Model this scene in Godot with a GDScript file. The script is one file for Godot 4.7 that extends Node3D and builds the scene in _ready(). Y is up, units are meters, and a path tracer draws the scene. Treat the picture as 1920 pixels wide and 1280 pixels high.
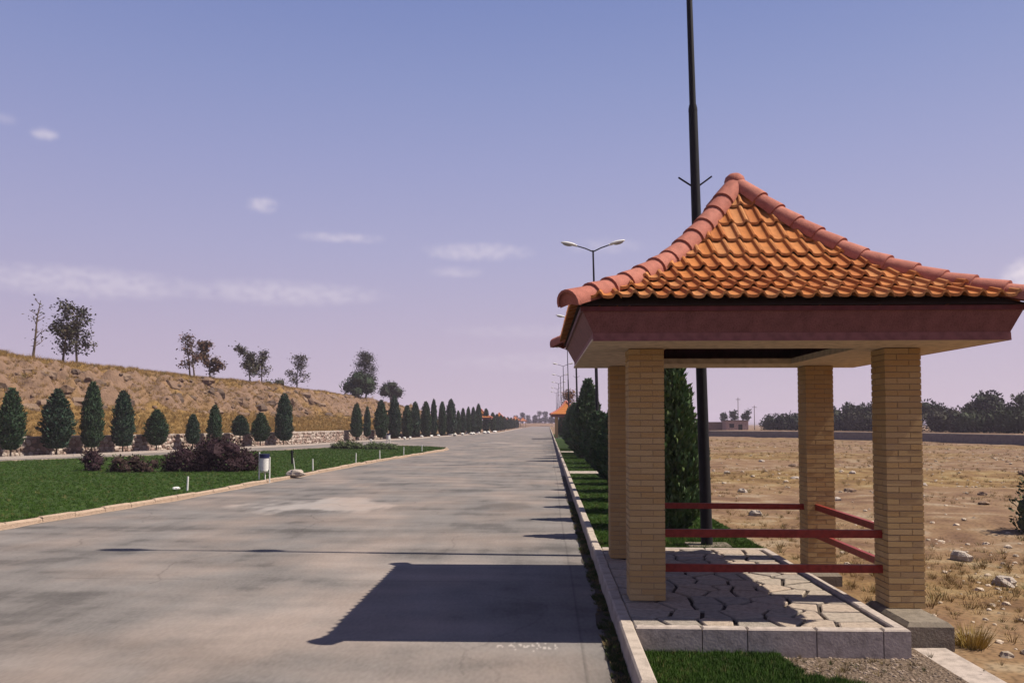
extends Node3D

# ------------------------------------------------------------------ mesh collector
class Mb:
	var v := PackedVector3Array()
	var n := PackedVector3Array()
	var c := PackedColorArray()
	var col := Color.WHITE
	# corners run counter-clockwise seen from outside
	func tri(a: Vector3, b: Vector3, d: Vector3) -> void:
		var m := (b - a).cross(d - a).normalized()
		v.append(a); v.append(d); v.append(b)
		n.append(m); n.append(m); n.append(m)
		c.append(col); c.append(col); c.append(col)
	func trin(a: Vector3, b: Vector3, d: Vector3, na: Vector3, nb: Vector3, nd: Vector3) -> void:
		v.append(a); v.append(d); v.append(b)
		n.append(na); n.append(nd); n.append(nb)
		c.append(col); c.append(col); c.append(col)
	func quad(a: Vector3, b: Vector3, d: Vector3, e: Vector3) -> void:
		tri(a, b, d); tri(a, d, e)
	func quadn(a: Vector3, b: Vector3, d: Vector3, e: Vector3, na: Vector3, nb: Vector3, nd: Vector3, ne: Vector3) -> void:
		trin(a, b, d, na, nb, nd); trin(a, d, e, na, nd, ne)
	func box(o: Vector3, s: Vector3, bs := Basis()) -> void:
		var h := s * 0.5
		var p := []
		for i in 8:
			p.append(o + bs * Vector3(h.x if i & 1 else -h.x, h.y if i & 2 else -h.y, h.z if i & 4 else -h.z))
		quad(p[4], p[5], p[7], p[6]); quad(p[1], p[0], p[2], p[3]); quad(p[5], p[1], p[3], p[7])
		quad(p[0], p[4], p[6], p[2]); quad(p[6], p[7], p[3], p[2]); quad(p[0], p[1], p[5], p[4])
	# box whose upper edges are cut off by e
	func slab(o: Vector3, s: Vector3, e: float, bs := Basis()) -> void:
		var h := s * 0.5
		var ring := func(y: float, i: float) -> Array:
			return [o + bs * Vector3(-h.x + i, y, h.z - i), o + bs * Vector3(h.x - i, y, h.z - i), o + bs * Vector3(h.x - i, y, -h.z + i), o + bs * Vector3(-h.x + i, y, -h.z + i)]
		var r0: Array = ring.call(-h.y, 0.0)
		var r1: Array = ring.call(h.y - e, 0.0)
		var r2: Array = ring.call(h.y, e)
		for k in 4:
			var j := (k + 1) % 4
			quad(r0[k], r0[j], r1[j], r1[k]); quad(r1[k], r1[j], r2[j], r2[k])
		quad(r2[0], r2[1], r2[2], r2[3]); quad(r0[3], r0[2], r0[1], r0[0])
	func tube(a: Vector3, b: Vector3, ra: float, rb: float, seg := 10, caps := true) -> void:
		var ax := (b - a).normalized()
		var sx := ax.cross(Vector3.UP if absf(ax.y) < 0.9 else Vector3.RIGHT).normalized()
		var sy := ax.cross(sx)
		for k in seg:
			var t0 := TAU * k / seg
			var t1 := TAU * (k + 1) / seg
			var d0 := sx * cos(t0) + sy * sin(t0)
			var d1 := sx * cos(t1) + sy * sin(t1)
			quadn(a + d0 * ra, a + d1 * ra, b + d1 * rb, b + d0 * rb, d0, d1, d1, d0)
			if caps:
				trin(b, b + d0 * rb, b + d1 * rb, ax, ax, ax)
				trin(a, a + d1 * ra, a + d0 * ra, -ax, -ax, -ax)
	# closed ball, pulled to radii r, roughened by w
	func blob(o: Vector3, r: Vector3, seg: int, rings: int, w: float, rnd: RandomNumberGenerator, bs := Basis()) -> void:
		var g := []
		for j in rings + 1:
			var row := []
			for k in seg:
				var ph := PI * j / rings
				var th := TAU * k / seg
				var q := 1.0 + (rnd.randf_range(-w, w) if j > 0 and j < rings else 0.0)
				row.append(Vector3(sin(ph) * cos(th), cos(ph), sin(ph) * sin(th)) * q)
			g.append(row)
		for j in rings:
			for k in seg:
				var k1 := (k + 1) % seg
				var a: Vector3 = o + bs * (g[j][k] * r)
				var b: Vector3 = o + bs * (g[j][k1] * r)
				var d: Vector3 = o + bs * (g[j + 1][k1] * r)
				var e: Vector3 = o + bs * (g[j + 1][k] * r)
				if w > 0.0:
					if j > 0: tri(a, b, e)
					if j < rings - 1: tri(b, d, e)
					elif j == 0: tri(a, d, e)
				else:
					var na: Vector3 = bs * (g[j][k] / r).normalized()
					var nb: Vector3 = bs * (g[j][k1] / r).normalized()
					var nd: Vector3 = bs * (g[j + 1][k1] / r).normalized()
					var ne: Vector3 = bs * (g[j + 1][k] / r).normalized()
					if j > 0: trin(a, b, e, na, nb, ne)
					if j < rings - 1: trin(b, d, e, nb, nd, ne)
	func leaf(o: Vector3, dir: Vector3, side: Vector3, l: float, w: float) -> void:
		var m := o + dir * l * 0.55
		var nn := side.cross(dir)
		tri(o - side * w * 0.15, m + side * w * 0.5 + nn * w * 0.2, m - side * w * 0.5 + nn * w * 0.2)
		tri(m - side * w * 0.5 + nn * w * 0.2, m + side * w * 0.5 + nn * w * 0.2, o + dir * l)
	func mesh() -> ArrayMesh:
		var a := []
		a.resize(Mesh.ARRAY_MAX)
		a[Mesh.ARRAY_VERTEX] = v; a[Mesh.ARRAY_NORMAL] = n; a[Mesh.ARRAY_COLOR] = c
		var m := ArrayMesh.new()
		m.add_surface_from_arrays(Mesh.PRIMITIVE_TRIANGLES, a)
		return m

# ------------------------------------------------------------------ nodes
var taken := {}
var M := {}

func numbered(called: String) -> String:
	var k: int = taken.get(called, 0)
	taken[called] = k + 1
	return called if k == 0 else "%s_%03d" % [called, k]

func thing(called: String, label: String, category: String, at := Vector3.ZERO, group := "") -> Node3D:
	var o := Node3D.new()
	o.name = numbered(called)
	add_child(o)
	o.position = at
	tag(o, label, category, group)
	return o

func tag(o: Node3D, label: String, category: String, group := "") -> void:
	o.set_meta("label", label)
	o.set_meta("category", category)
	if group: o.set_meta("group", group)

func part(called: String, m: Mesh, mt: Material, parent: Node3D, at := Vector3.ZERO) -> MeshInstance3D:
	var o := MeshInstance3D.new()
	o.name = called
	o.mesh = m
	o.material_override = mt
	o.position = at
	parent.add_child(o, true)
	return o

func single(called: String, m: Mesh, mt: Material, label: String, category: String, at := Vector3.ZERO, group := "") -> MeshInstance3D:
	var o := MeshInstance3D.new()
	o.name = numbered(called)
	o.mesh = m
	o.material_override = mt
	add_child(o)
	o.position = at
	tag(o, label, category, group)
	return o

func struct(called: String, m: Mesh, mt: Material) -> Node3D:
	var o: Node3D
	if m:
		var q := MeshInstance3D.new()
		q.mesh = m
		q.material_override = mt
		o = q
	else:
		o = Node3D.new()
	o.name = numbered(called)
	add_child(o)
	o.set_meta("kind", "structure")
	return o

func stuff(called: String, m: Mesh, mt: Material, where: Array, cols: Array, label: String, category: String, parent: Node3D = null) -> void:
	var mm := MultiMesh.new()
	mm.transform_format = MultiMesh.TRANSFORM_3D
	mm.use_colors = true
	mm.mesh = m
	mm.instance_count = where.size()
	for i in where.size():
		mm.set_instance_transform(i, where[i])
		mm.set_instance_color(i, cols[i])
	var o := MultiMeshInstance3D.new()
	o.multimesh = mm
	o.material_override = mt
	o.set_meta("kind", "stuff")
	if parent:
		o.name = called
		parent.add_child(o, true)
	else:
		o.name = numbered(called)
		add_child(o)
		tag(o, label, category)

# ------------------------------------------------------------------ materials (colours are linear base colours)
func noise(sd: int, freq: float, octaves := 4, type := FastNoiseLite.TYPE_SIMPLEX_SMOOTH) -> FastNoiseLite:
	var f := FastNoiseLite.new()
	f.seed = sd
	f.frequency = freq
	f.noise_type = type
	f.fractal_octaves = octaves
	return f

func noise_tex(sd: int, freq: float, ramp: Array, size := 512, octaves := 5, type := FastNoiseLite.TYPE_SIMPLEX_SMOOTH) -> NoiseTexture2D:
	var t := NoiseTexture2D.new()
	t.width = size
	t.height = size
	t.seamless = true
	t.noise = noise(sd, freq, octaves, type)
	if ramp:
		var g := Gradient.new()
		var offs := PackedFloat32Array()
		var cols := PackedColorArray()
		for i in ramp.size():
			offs.append(ramp[i][0])
			var q: Color = ramp[i][1]
			cols.append(q.linear_to_srgb())
		g.offsets = offs
		g.colors = cols
		t.color_ramp = g
	return t

func mat(called: String, col: Color, rough := 0.9, tex: Texture2D = null, size := 1.0, bump: Texture2D = null, height := 0.0, vc := false, detail: Texture2D = null, dsize := 1.0) -> StandardMaterial3D:
	var m := StandardMaterial3D.new()
	m.resource_name = called
	m.albedo_color = col.linear_to_srgb()
	m.roughness = rough
	m.metallic_specular = 0.3
	m.vertex_color_use_as_albedo = vc
	if tex or bump:
		m.uv1_triplanar = true
		m.uv1_world_triplanar = true
		m.uv1_scale = Vector3.ONE / size
		m.albedo_texture = tex
	if bump:
		m.heightmap_enabled = true
		m.heightmap_texture = bump
		m.heightmap_scale = height
	if detail:
		m.detail_enabled = true
		m.detail_blend_mode = BaseMaterial3D.BLEND_MODE_MUL
		m.detail_uv_layer = BaseMaterial3D.DETAIL_UV_2
		m.detail_albedo = detail
		m.uv2_triplanar = true
		m.uv2_world_triplanar = true
		m.uv2_scale = Vector3.ONE / dsize
	M[called] = m
	return m

func g(x: float) -> Color:
	return Color(x, x, x)

func make_materials() -> void:
	var soft := noise_tex(11, 0.012, [[0.2, g(0.72)], [0.5, g(0.9)], [0.8, g(1.0)]])
	var fine := noise_tex(12, 0.07, [[0.15, g(0.55)], [0.5, g(0.88)], [0.85, g(1.0)]])
	var lumps := noise_tex(13, 0.05, [])
	mat("concrete", Color(0.469, 0.399, 0.339), 0.95, soft, 1.3, lumps, 0.2, false, fine, 0.35)
	mat("old_concrete", Color(0.228, 0.192, 0.151), 0.95, soft, 0.9, lumps, 0.4, false, fine, 0.3)
	mat("edge_stone", Color(0.469, 0.399, 0.352), 0.9, soft, 0.8, lumps, 0.12, false, fine, 0.25)
	mat("left_kerb", Color(0.44, 0.33, 0.25), 0.95, soft, 1.1, lumps, 1.5, true, fine, 0.3)
	var br := [Color(0.50, 0.335, 0.15), Color(0.47, 0.31, 0.145), Color(0.52, 0.355, 0.17), Color(0.48, 0.305, 0.13)]
	for i in 4: mat("brick_%d" % i, br[i], 0.92, fine, 0.23 + 0.03 * i, lumps, 0.25)
	mat("brick_all", Color(0.49, 0.325, 0.15), 0.92, fine, 0.25, lumps, 0.25, true)
	mat("mortar", Color(0.35, 0.25, 0.15), 1.0, fine, 0.2)
	var ti := [Color(0.53, 0.19, 0.052), Color(0.56, 0.215, 0.066), Color(0.47, 0.16, 0.046), Color(0.54, 0.225, 0.08)]
	for i in 4: mat("tile_%d" % i, ti[i], 0.8, fine, 0.31 + 0.05 * i, lumps, 0.2, false, soft, 0.7)
	mat("tile_all", Color(0.46, 0.17, 0.048), 0.8, fine, 0.35, null, 0.0, true)
	var hc := [Color(0.47, 0.17, 0.125), Color(0.50, 0.19, 0.14), Color(0.44, 0.155, 0.115)]
	for i in 3: mat("hip_%d" % i, hc[i], 0.8, fine, 0.4 + 0.07 * i, lumps, 0.25, false, soft, 0.6)
	mat("deck_wood", Color(0.07, 0.045, 0.03), 0.95, fine, 0.5)
	mat("fascia", Color(0.232, 0.092, 0.084), 0.7, soft, 1.0, null, 0.0, false, fine, 0.6)
	mat("fascia_trim", Color(0.235, 0.094, 0.086), 0.7, soft, 0.8)
	mat("gutter_lip", Color(0.13, 0.03, 0.028), 0.6, soft, 0.8)
	mat("soffit", Color(0.60, 0.48, 0.36), 0.85, soft, 0.9)
	mat("rail_paint", Color(0.23, 0.03, 0.021), 0.45, soft, 0.5)
	mat("pole_paint", Color(0.012, 0.012, 0.015), 0.6, soft, 0.7)
	mat("lamp_white", Color(0.62, 0.62, 0.60), 0.4)
	mat("lamp_glass", Color(0.30, 0.30, 0.28), 0.2)
	mat("flag_0", Color(0.396, 0.336, 0.276), 0.9, soft, 0.5, lumps, 0.6, false, fine, 0.2)
	mat("flag_1", Color(0.324, 0.282, 0.24), 0.9, soft, 0.6, lumps, 0.6, false, fine, 0.25)
	mat("flag_2", Color(0.444, 0.36, 0.288), 0.9, soft, 0.45, lumps, 0.6, false, fine, 0.22)
	mat("joint", Color(0.06, 0.048, 0.04), 1.0, fine, 0.3)
	mat("bark", Color(0.11, 0.08, 0.055), 0.95, fine, 0.3, lumps, 1.0)
	mat("leafy", Color.WHITE, 0.75, null, 1.0, null, 0.0, true)
	M.leafy.backlight_enabled = true
	M.leafy.backlight = Color(0.02, 0.03, 0.01).linear_to_srgb()
	mat("plain_vc", Color.WHITE, 0.9, null, 1.0, null, 0.0, true)
	var dirt := noise_tex(21, 0.011, [[0.2, Color(0.135, 0.078, 0.046)], [0.42, Color(0.185, 0.112, 0.064)], [0.6, Color(0.215, 0.138, 0.078)], [0.8, Color(0.27, 0.20, 0.135)]], 1024, 6)
	mat("dirt", Color.WHITE, 1.0, dirt, 17.0, lumps, 3.0, true, noise_tex(22, 0.05, [[0.15, g(0.5)], [0.45, g(0.9)], [0.8, g(1.0)]], 512, 6), 2.1)
	mat("hill", Color.WHITE, 1.0, noise_tex(23, 0.014, [[0.2, g(0.62)], [0.5, g(0.9)], [0.8, g(1.0)]], 512, 6), 6.0, lumps, 6.0, true, fine, 1.3)
	var lawn := noise_tex(24, 0.02, [[0.2, Color(0.022, 0.046, 0.007)], [0.5, Color(0.031, 0.064, 0.009)], [0.8, Color(0.050, 0.078, 0.013)]], 512, 5)
	mat("lawn", Color.WHITE, 1.0, lawn, 5.0, lumps, 2.0, false, fine, 0.6)
	mat("gravel", Color.WHITE, 1.0, noise_tex(26, 0.06, [[0.2, Color(0.085, 0.06, 0.045)], [0.5, Color(0.15, 0.108, 0.078)], [0.8, Color(0.22, 0.17, 0.13)]], 512, 6), 1.1, lumps, 2.0, false, fine, 0.25)
	mat("gutter_soil", Color(0.075, 0.062, 0.05), 1.0, fine, 0.3, lumps, 1.0)
	mat("rock", Color.WHITE, 0.95, soft, 1.1, lumps, 3.0, true, fine, 0.5)
	mat("white_paint", Color(0.66, 0.65, 0.62), 0.6, soft, 0.4)
	mat("blue_paint", Color(0.012, 0.016, 0.06), 0.5)
	mat("grey_wall", Color(0.20, 0.175, 0.165), 1.0, soft, 4.0, lumps, 2.0, false, fine, 1.2)
	mat("brown_wall", Color(0.17, 0.10, 0.075), 1.0, soft, 3.0)
	mat("pink_wall", Color(0.42, 0.28, 0.24), 1.0, soft, 3.0)
	mat("dark_opening", Color(0.03, 0.025, 0.02), 0.8)
	mat("wall_mortar", Color(0.26, 0.20, 0.16), 1.0, soft, 1.0)

# ------------------------------------------------------------------ sky
func make_sky() -> Sky:
	var w := 2048
	var h := 1024
	var nz := noise(5, 1.0, 5)
	# elevation in degrees, colour as the eye sees it (sRGB), turned linear below
	var el := [-90.0, -2.0, 0.0, 1.5, 5.6, 11.4, 17.0, 22.4, 27.4, 40.0, 60.0, 90.0]
	var cl := [Color(0.60, 0.55, 0.58), Color(0.70, 0.65, 0.70), Color(0.80, 0.735, 0.80), Color(0.795, 0.735, 0.80), Color(0.755, 0.71, 0.80), Color(0.685, 0.68, 0.81), Color(0.62, 0.64, 0.80), Color(0.555, 0.60, 0.78), Color(0.495, 0.555, 0.755), Color(0.40, 0.445, 0.63), Color(0.33, 0.365, 0.51), Color(0.30, 0.33, 0.45)]
	# clouds: azimuth, elevation, half width, half height (degrees), strength
	var cd := [[-32.2, 17.0, 0.85, 0.34, 0.55], [-34.3, 17.5, 0.7, 0.35, 0.18], [-19.4, 14.2, 1.15, 0.55, 0.5], [-14.3, 12.4, 3.2, 0.36, 0.42], [-4.9, 11.7, 4.2, 0.7, 0.4], [-6.4, 10.3, 2.0, 0.4, 0.3], [-30.0, 8.6, 7.5, 1.1, 0.38], [-18.0, 8.6, 7.5, 0.9, 0.36], [4.0, 12.0, 3.0, 0.6, 0.2], [30.2, 8.6, 2.3, 1.25, 0.95], [33.0, 9.4, 2.6, 1.6, 0.95], [52.0, 11.0, 9.0, 1.3, 0.5], [80.0, 9.0, 11.0, 1.0, 0.45], [-62.0, 9.0, 12.0, 1.0, 0.4], [-95.0, 12.0, 9.0, 0.9, 0.4], [130.0, 10.0, 14.0, 1.2, 0.4], [-145.0, 9.0, 12.0, 1.2, 0.4], [170.0, 13.0, 8.0, 0.9, 0.35], [1.0, 4.2, 9.0, 0.8, 0.16], [-2.0, 6.3, 6.0, 0.5, 0.14]]
	var data := PackedFloat32Array()
	data.resize(w * h * 3)
	for y in h:
		var e := 90.0 - (y + 0.5) / h * 180.0
		var k := 0
		while k < el.size() - 2 and e > el[k + 1]: k += 1
		var t := clampf((e - el[k]) / (el[k + 1] - el[k]), 0.0, 1.0)
		var base: Color = cl[k].lerp(cl[k + 1], t)
		var lin := base.srgb_to_linear()
		var any := e > 2.0 and e < 21.0
		for x in w:
			var az := fposmod((x + 0.5) / w * 360.0 + 180.0, 360.0) - 180.0   # 0 is straight down the road, 90 the field side
			var side := 1.0 + 0.10 * sin(deg_to_rad(az)) * cos(deg_to_rad(e))   # the sun's half of the sky is the brighter one
			var r := lin.r * side
			var gg := lin.g * side
			var b := lin.b * (1.0 + (side - 1.0) * 0.6)
			if any:
				var a := 0.0
				for q in cd:
					var dx: float = (az - q[0]) / q[2]
					if dx > 1.8 or dx < -1.8: continue
					var dy: float = (e - q[1]) / q[3]
					if dy > 1.8 or dy < -1.8: continue
					var nn := nz.get_noise_2d(az * 0.75 + q[0], e * 1.9) * 0.75 + nz.get_noise_2d(az * 2.4, e * 5.0) * 0.45
					var f := (1.0 - dx * dx - dy * dy) * (1.0 + nn * 1.3) + nn * 0.25
					a = maxf(a, clampf(f * 0.9, 0.0, 1.0) * q[4])
				if a > 0.0:
					r = lerpf(r, 0.80, a); gg = lerpf(gg, 0.72, a); b = lerpf(b, 0.80, a)
			var i := (y * w + x) * 3
			data[i] = r; data[i + 1] = gg; data[i + 2] = b
	var im := Image.create_from_data(w, h, false, Image.FORMAT_RGBF, data.to_byte_array())
	var pm := PanoramaSkyMaterial.new()
	pm.panorama = ImageTexture.create_from_image(im)
	pm.energy_multiplier = 0.66
	var s := Sky.new()
	s.sky_material = pm
	return s

# ------------------------------------------------------------------ polygons and ground
func flat(points: Array, y: float) -> ArrayMesh:
	var p := PackedVector2Array()
	for q in points: p.append(q)
	var idx := Geometry2D.triangulate_polygon(p)
	var st := SurfaceTool.new()
	st.begin(Mesh.PRIMITIVE_TRIANGLES)
	for i in range(0, idx.size(), 3):
		var a := p[idx[i]]
		var b := p[idx[i + 1]]
		var d := p[idx[i + 2]]
		var tri := [a, b, d] if (b - a).cross(d - a) > 0 else [a, d, b]   # seen from above: clockwise in x,z
		for q in tri:
			st.set_normal(Vector3.UP)
			st.set_uv(Vector2((q.x + 10.0) / 10.6, (-q.y - 3.0) / 60.0))
			st.add_vertex(Vector3(q.x, y, q.y))
	return st.commit()

var nf: FastNoiseLite
var nf2: FastNoiseLite
var nfc: FastNoiseLite

func field_y(x: float, z: float) -> float:
	if x < 2.95: return -0.07
	var k := smoothstep(3.6, 9.0, x)
	var far := smoothstep(8.0, 60.0, x)
	return -0.10 - 0.38 * far + k * (nf.get_noise_2d(x, z) * 0.20 + nf2.get_noise_2d(x, z) * 0.10)

func ground_mesh() -> ArrayMesh:
	var xs := []
	var zs := []
	var fill := func(to: Array, a: float, b: float, s: float) -> void:
		var q := a
		while (b - q) * signf(s) > 0.001:
			to.append(q)
			q += s
	fill.call(xs, -900.0, -60.0, 120.0); fill.call(xs, -60.0, 2.9, 12.0); fill.call(xs, 2.9, 40.0, 0.6); fill.call(xs, 40.0, 140.0, 4.0); fill.call(xs, 140.0, 1001.0, 120.0)
	fill.call(zs, 60.0, -4.0, -8.0); fill.call(zs, -4.0, -60.0, -0.6); fill.call(zs, -60.0, -170.0, -3.0); fill.call(zs, -170.0, -1101.0, -90.0)
	var st := SurfaceTool.new()
	st.begin(Mesh.PRIMITIVE_TRIANGLES)
	var gold := noise(31, 0.05, 4)
	var w := xs.size()
	for z in zs:
		for x in xs:
			var y := field_y(x, z)
			var t := clampf(gold.get_noise_2d(x * 0.5, z * 1.3) * 2.2 + 0.1, 0.0, 1.0)
			st.set_color(Color(1, 1, 1).lerp(Color(1.02, 1.08, 0.72), t))
			st.add_vertex(Vector3(x, y, z))
	for j in zs.size() - 1:
		for i in w - 1:
			var a := j * w + i
			st.add_index(a); st.add_index(a + w); st.add_index(a + 1)
			st.add_index(a + 1); st.add_index(a + w); st.add_index(a + w + 1)
	st.generate_normals()
	return st.commit()

# the hill on the far left: u runs along the retaining wall, v up the slope
var W := [Vector2(-38, -21), Vector2(-32, -36), Vector2(-28, -46), Vector2(-24.8, -57.5), Vector2(-21.7, -69), Vector2(-20.7, -83), Vector2(-18.5, -94), Vector2(-15, -120), Vector2(-12.5, -150)]
var CREST := [6.6, 7.6, 7.5, 6.85, 6.5, 6.55, 6.45, 5.9, 4.9]
# cypresses of the far row: x, z, height, radius
const LT := [[-28.1, -42.39, 3.69, 0.6], [-27.12, -44.84, 3.73, 0.72], [-26.4, -47.1, 4.22, 0.51], [-25.76, -49.39, 3.81, 0.54], [-25.0, -52.13, 2.72, 0.63], [-24.08, -55.43, 2.45, 0.39], [-23.47, -57.64, 3.11, 0.44], [-22.71, -60.47, 2.42, 0.54], [-22.05, -62.92, 2.65, 0.6], [-21.22, -66.0, 4.23, 0.59], [-19.37, -83.34, 3.81, 0.53], [-18.85, -85.93, 3.59, 0.33], [-18.13, -89.54, 4.36, 0.69], [-17.38, -93.31, 4.94, 0.72], [-16.73, -98.02, 3.95, 0.57], [-16.29, -101.24, 4.48, 0.58], [-15.67, -105.89, 4.6, 0.61], [-15.16, -109.65, 5.05, 0.42], [-14.58, -113.98, 4.8, 0.51], [-13.95, -118.65, 5.3, 0.68], [-13.46, -123.99, 3.7, 0.4], [-13.13, -127.86, 4.17, 0.41], [-12.75, -132.45, 4.42, 0.42], [-12.38, -136.87, 4.51, 0.44], [-11.95, -142.13, 5.16, 0.55], [-11.3, -151.0, 4.5, 0.6], [-10.7, -160.0, 3.9, 0.6], [-10.5, -170.0, 3.7, 0.6], [-10.4, -182.0, 3.6, 0.6], [-10.4, -196.0, 3.4, 0.6], [-10.4, -214.0, 3.4, 0.6], [-10.4, -232.0, 3.4, 0.6], [-10.4, -252.0, 3.3, 0.6], [-10.4, -275.0, 3.3, 0.6]]
const HN := Vector2(-0.94, -0.34)

func wall_at(u: float) -> Vector2:
	var i := clampi(int(floor(u)), 0, W.size() - 2)
	return W[i].lerp(W[i + 1], u - i)

func hill_pt(u: float, v: float) -> Vector3:
	var p := wall_at(u) + HN * v
	var i := clampi(int(floor(u)), 0, CREST.size() - 2)
	var crest: float = lerpf(CREST[i], CREST[i + 1], clampf(u - i, 0, 1))
	var prof := [[0.0, 0.0], [2.0, 0.05], [6.0, 0.24], [8.0, 0.36], [9.5, 0.56], [12.0, 0.80], [14.0, 0.93], [16.0, 1.0], [24.0, 1.0], [60.0, 0.75]]
	var k := 0
	while k < prof.size() - 2 and v > prof[k + 1][0]: k += 1
	var f: float = lerpf(prof[k][1], prof[k + 1][1], clampf((v - prof[k][0]) / (prof[k + 1][0] - prof[k][0]), 0, 1))
	var base := 1.02
	var y := base + (crest - base) * f
	var rocky := smoothstep(6.5, 9.0, v) * (1.0 - smoothstep(12.5, 15.5, v))
	y += nf2.get_noise_2d(p.x * 1.4, p.y * 1.4) * (0.16 * smoothstep(0.5, 4, v) + rocky * 0.5) + (nfc.get_noise_2d(p.x, p.y * 0.8) + 0.55) * rocky * 1.5 + nf.get_noise_2d(p.x * 1.5 + 50, p.y * 1.5) * rocky * 0.45 + nf.get_noise_2d(p.x * 0.6, p.y * 0.6) * 0.3 * smoothstep(1, 6, v)
	return Vector3(p.x, y, p.y)

func hill_mesh() -> ArrayMesh:
	var st := SurfaceTool.new()
	st.begin(Mesh.PRIMITIVE_TRIANGLES)
	var vs := []
	var q := 0.35
	while q < 18.0:
		vs.append(q); q += 0.28
	for e in [19, 21, 24, 30, 40, 60]: vs.append(float(e))
	var us := []
	for i in 8:
		for k in 40: us.append(i + k / 40.0)
	us.append(8.0)
	var mix := noise(33, 0.16, 4)
	for u in us:
		for v in vs:
			var p := hill_pt(u, v)
			var rocky: float = smoothstep(6.5, 9.0, v) * (1.0 - smoothstep(13.0, 15.5, v))
			var m := clampf(rocky * 1.5 + mix.get_noise_2d(p.x, p.z) * 1.7 - 0.35, 0.0, 1.0) * (1.0 if v > 5.0 else 0.25)
			st.set_color(Color(0.27, 0.165, 0.06).lerp(Color(0.235, 0.15, 0.105), m))
			st.add_vertex(p)
	var w := vs.size()
	for i in us.size() - 1:
		for j in w - 1:
			var a := i * w + j
			st.add_index(a); st.add_index(a + 1); st.add_index(a + w)
			st.add_index(a + 1); st.add_index(a + w + 1); st.add_index(a + w)
	st.generate_normals()
	return st.commit()

# ------------------------------------------------------------------ road surface: worn concrete with stains, patches and cracks
func road_texture() -> ImageTexture:
	var w := 768
	var h := 1536
	var x0 := -10.0
	var xs := 10.6 / w
	var zs := 60.0 / h
	var grab := func(sd: int, fr: float, ww: int, hh: int) -> PackedByteArray:
		var im: Image = noise(sd, fr, 5).get_image(ww, hh, false, false, true)
		im.resize(w, h, Image.INTERPOLATE_CUBIC)
		im.convert(Image.FORMAT_L8)
		return im.get_data()
	var broad: PackedByteArray = grab.call(41, 0.020, 192, 768)
	var streak: PackedByteArray = grab.call(42, 0.035, 96, 1536)
	var mid: PackedByteArray = grab.call(43, 0.03, 768, 768)
	var grain: PackedByteArray = grab.call(44, 0.35, 768, 1536)
	var lay := PackedFloat32Array()
	lay.resize(w * h)
	lay.fill(0.0)
	var rnd := RandomNumberGenerator.new()
	rnd.seed = 77
	# cracks: thin dark wandering lines
	for k in 40:
		var px := rnd.randf_range(0, w)
		var pz := rnd.randf_range(30, h * 0.75)
		var ang := rnd.randf_range(-0.5, 0.5) + (PI / 2 if rnd.randf() < 0.35 else 0.0)
		var strong := rnd.randf_range(0.12, 0.38)
		for s in rnd.randi_range(60, 260):
			ang += rnd.randf_range(-0.22, 0.22)
			px += cos(ang) * 1.4
			pz += sin(ang) * 0.5
			if px < 1 or pz < 1 or px > w - 2 or pz > h - 2: break
			var i := int(pz) * w + int(px)
			lay[i] = -strong
	# the joint of the gutter strip along the kerb
	for j in h:
		var i := j * w + int((0.26 + 0.02 * sin(j * 0.013) - x0) / xs)
		lay[i] = -0.3
		lay[i + 1] = -0.15
	# thin slab joints across the road
	for zz in [-9.9, -14.6, -19.4, -24.2, -29.0, -33.8, -38.6, -43.4]:
		var j := int((-zz - 3.0) / zs)
		for i in w:
			if broad[j * w + i] > 90: lay[j * w + i] = -0.2
	var out := PackedByteArray()
	out.resize(w * h * 3)
	for j in h:
		var z := -3.0 - j * zs
		for i in w:
			var o := j * w + i
			var x := x0 + i * xs
			var a := broad[o] / 255.0
			var s := streak[o] / 255.0
			var m := mid[o] / 255.0
			var v := 0.150 + (a - 0.5) * 0.075 + (s - 0.5) * 0.085 + (m - 0.5) * 0.03 + (grain[o] / 255.0 - 0.5) * 0.05
			var warm := clampf((a - 0.45) * 1.6, -0.25, 0.5)
			# poured pale patch
			var dx := (x + 5.45) / 1.75
			var dz := (z + 18.8) / 2.0
			var e := 1.0 - dx * dx - dz * dz + (a - 0.5) * 1.6 + (m - 0.5) * 0.35
			if e > 0.0: v = lerpf(v, 0.245 + (m - 0.5) * 0.03, clampf(e * 2.2, 0, 1))
			# worn pale area beside the gazebo, brownish drip stains
			var f := 1.0 - pow((x + 1.6) / 2.6, 2) - pow((z + 9.6) / 3.3, 2) + (a - 0.5) * 2.0
			if f > 0.0: v += 0.035 * clampf(f, 0, 1); 
			var b := 1.0 - pow((x + 0.95) / 0.55, 2) - pow((z + 18.6) / 1.0, 2) + (s - 0.5) * 3.0
			if b > 0.0: v *= 1.0 - 0.3 * clampf(b, 0, 1); warm += 0.3 * clampf(b, 0, 1)
			# spilt white paint
			var sp := 1.0 - pow((x + 0.15) / 0.30, 2) - pow((z + 7.04) / 0.16, 2) + (grain[o] / 255.0 - 0.72) * 6.0
			if sp > 0.3: v = 0.32
			v *= 1.0 + lay[o]
			# darker worn blots with a ragged outline
			var wn := a * 0.6 + s * 0.75 + m * 0.35
			if wn < 0.66: v *= 1.0 - 0.16 * clampf((0.66 - wn) * 9.0, 0, 1)
			v = clampf(v, 0.03, 0.6)
			var cr := Color(v * (1.06 + warm * 0.12), v * (0.94 - warm * 0.02), v * (0.865 - warm * 0.10)).linear_to_srgb()
			out[o * 3] = int(cr.r * 255.0)
			out[o * 3 + 1] = int(cr.g * 255.0)
			out[o * 3 + 2] = int(cr.b * 255.0)
	return ImageTexture.create_from_image(Image.create_from_data(w, h, false, Image.FORMAT_RGB8, out))

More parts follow.
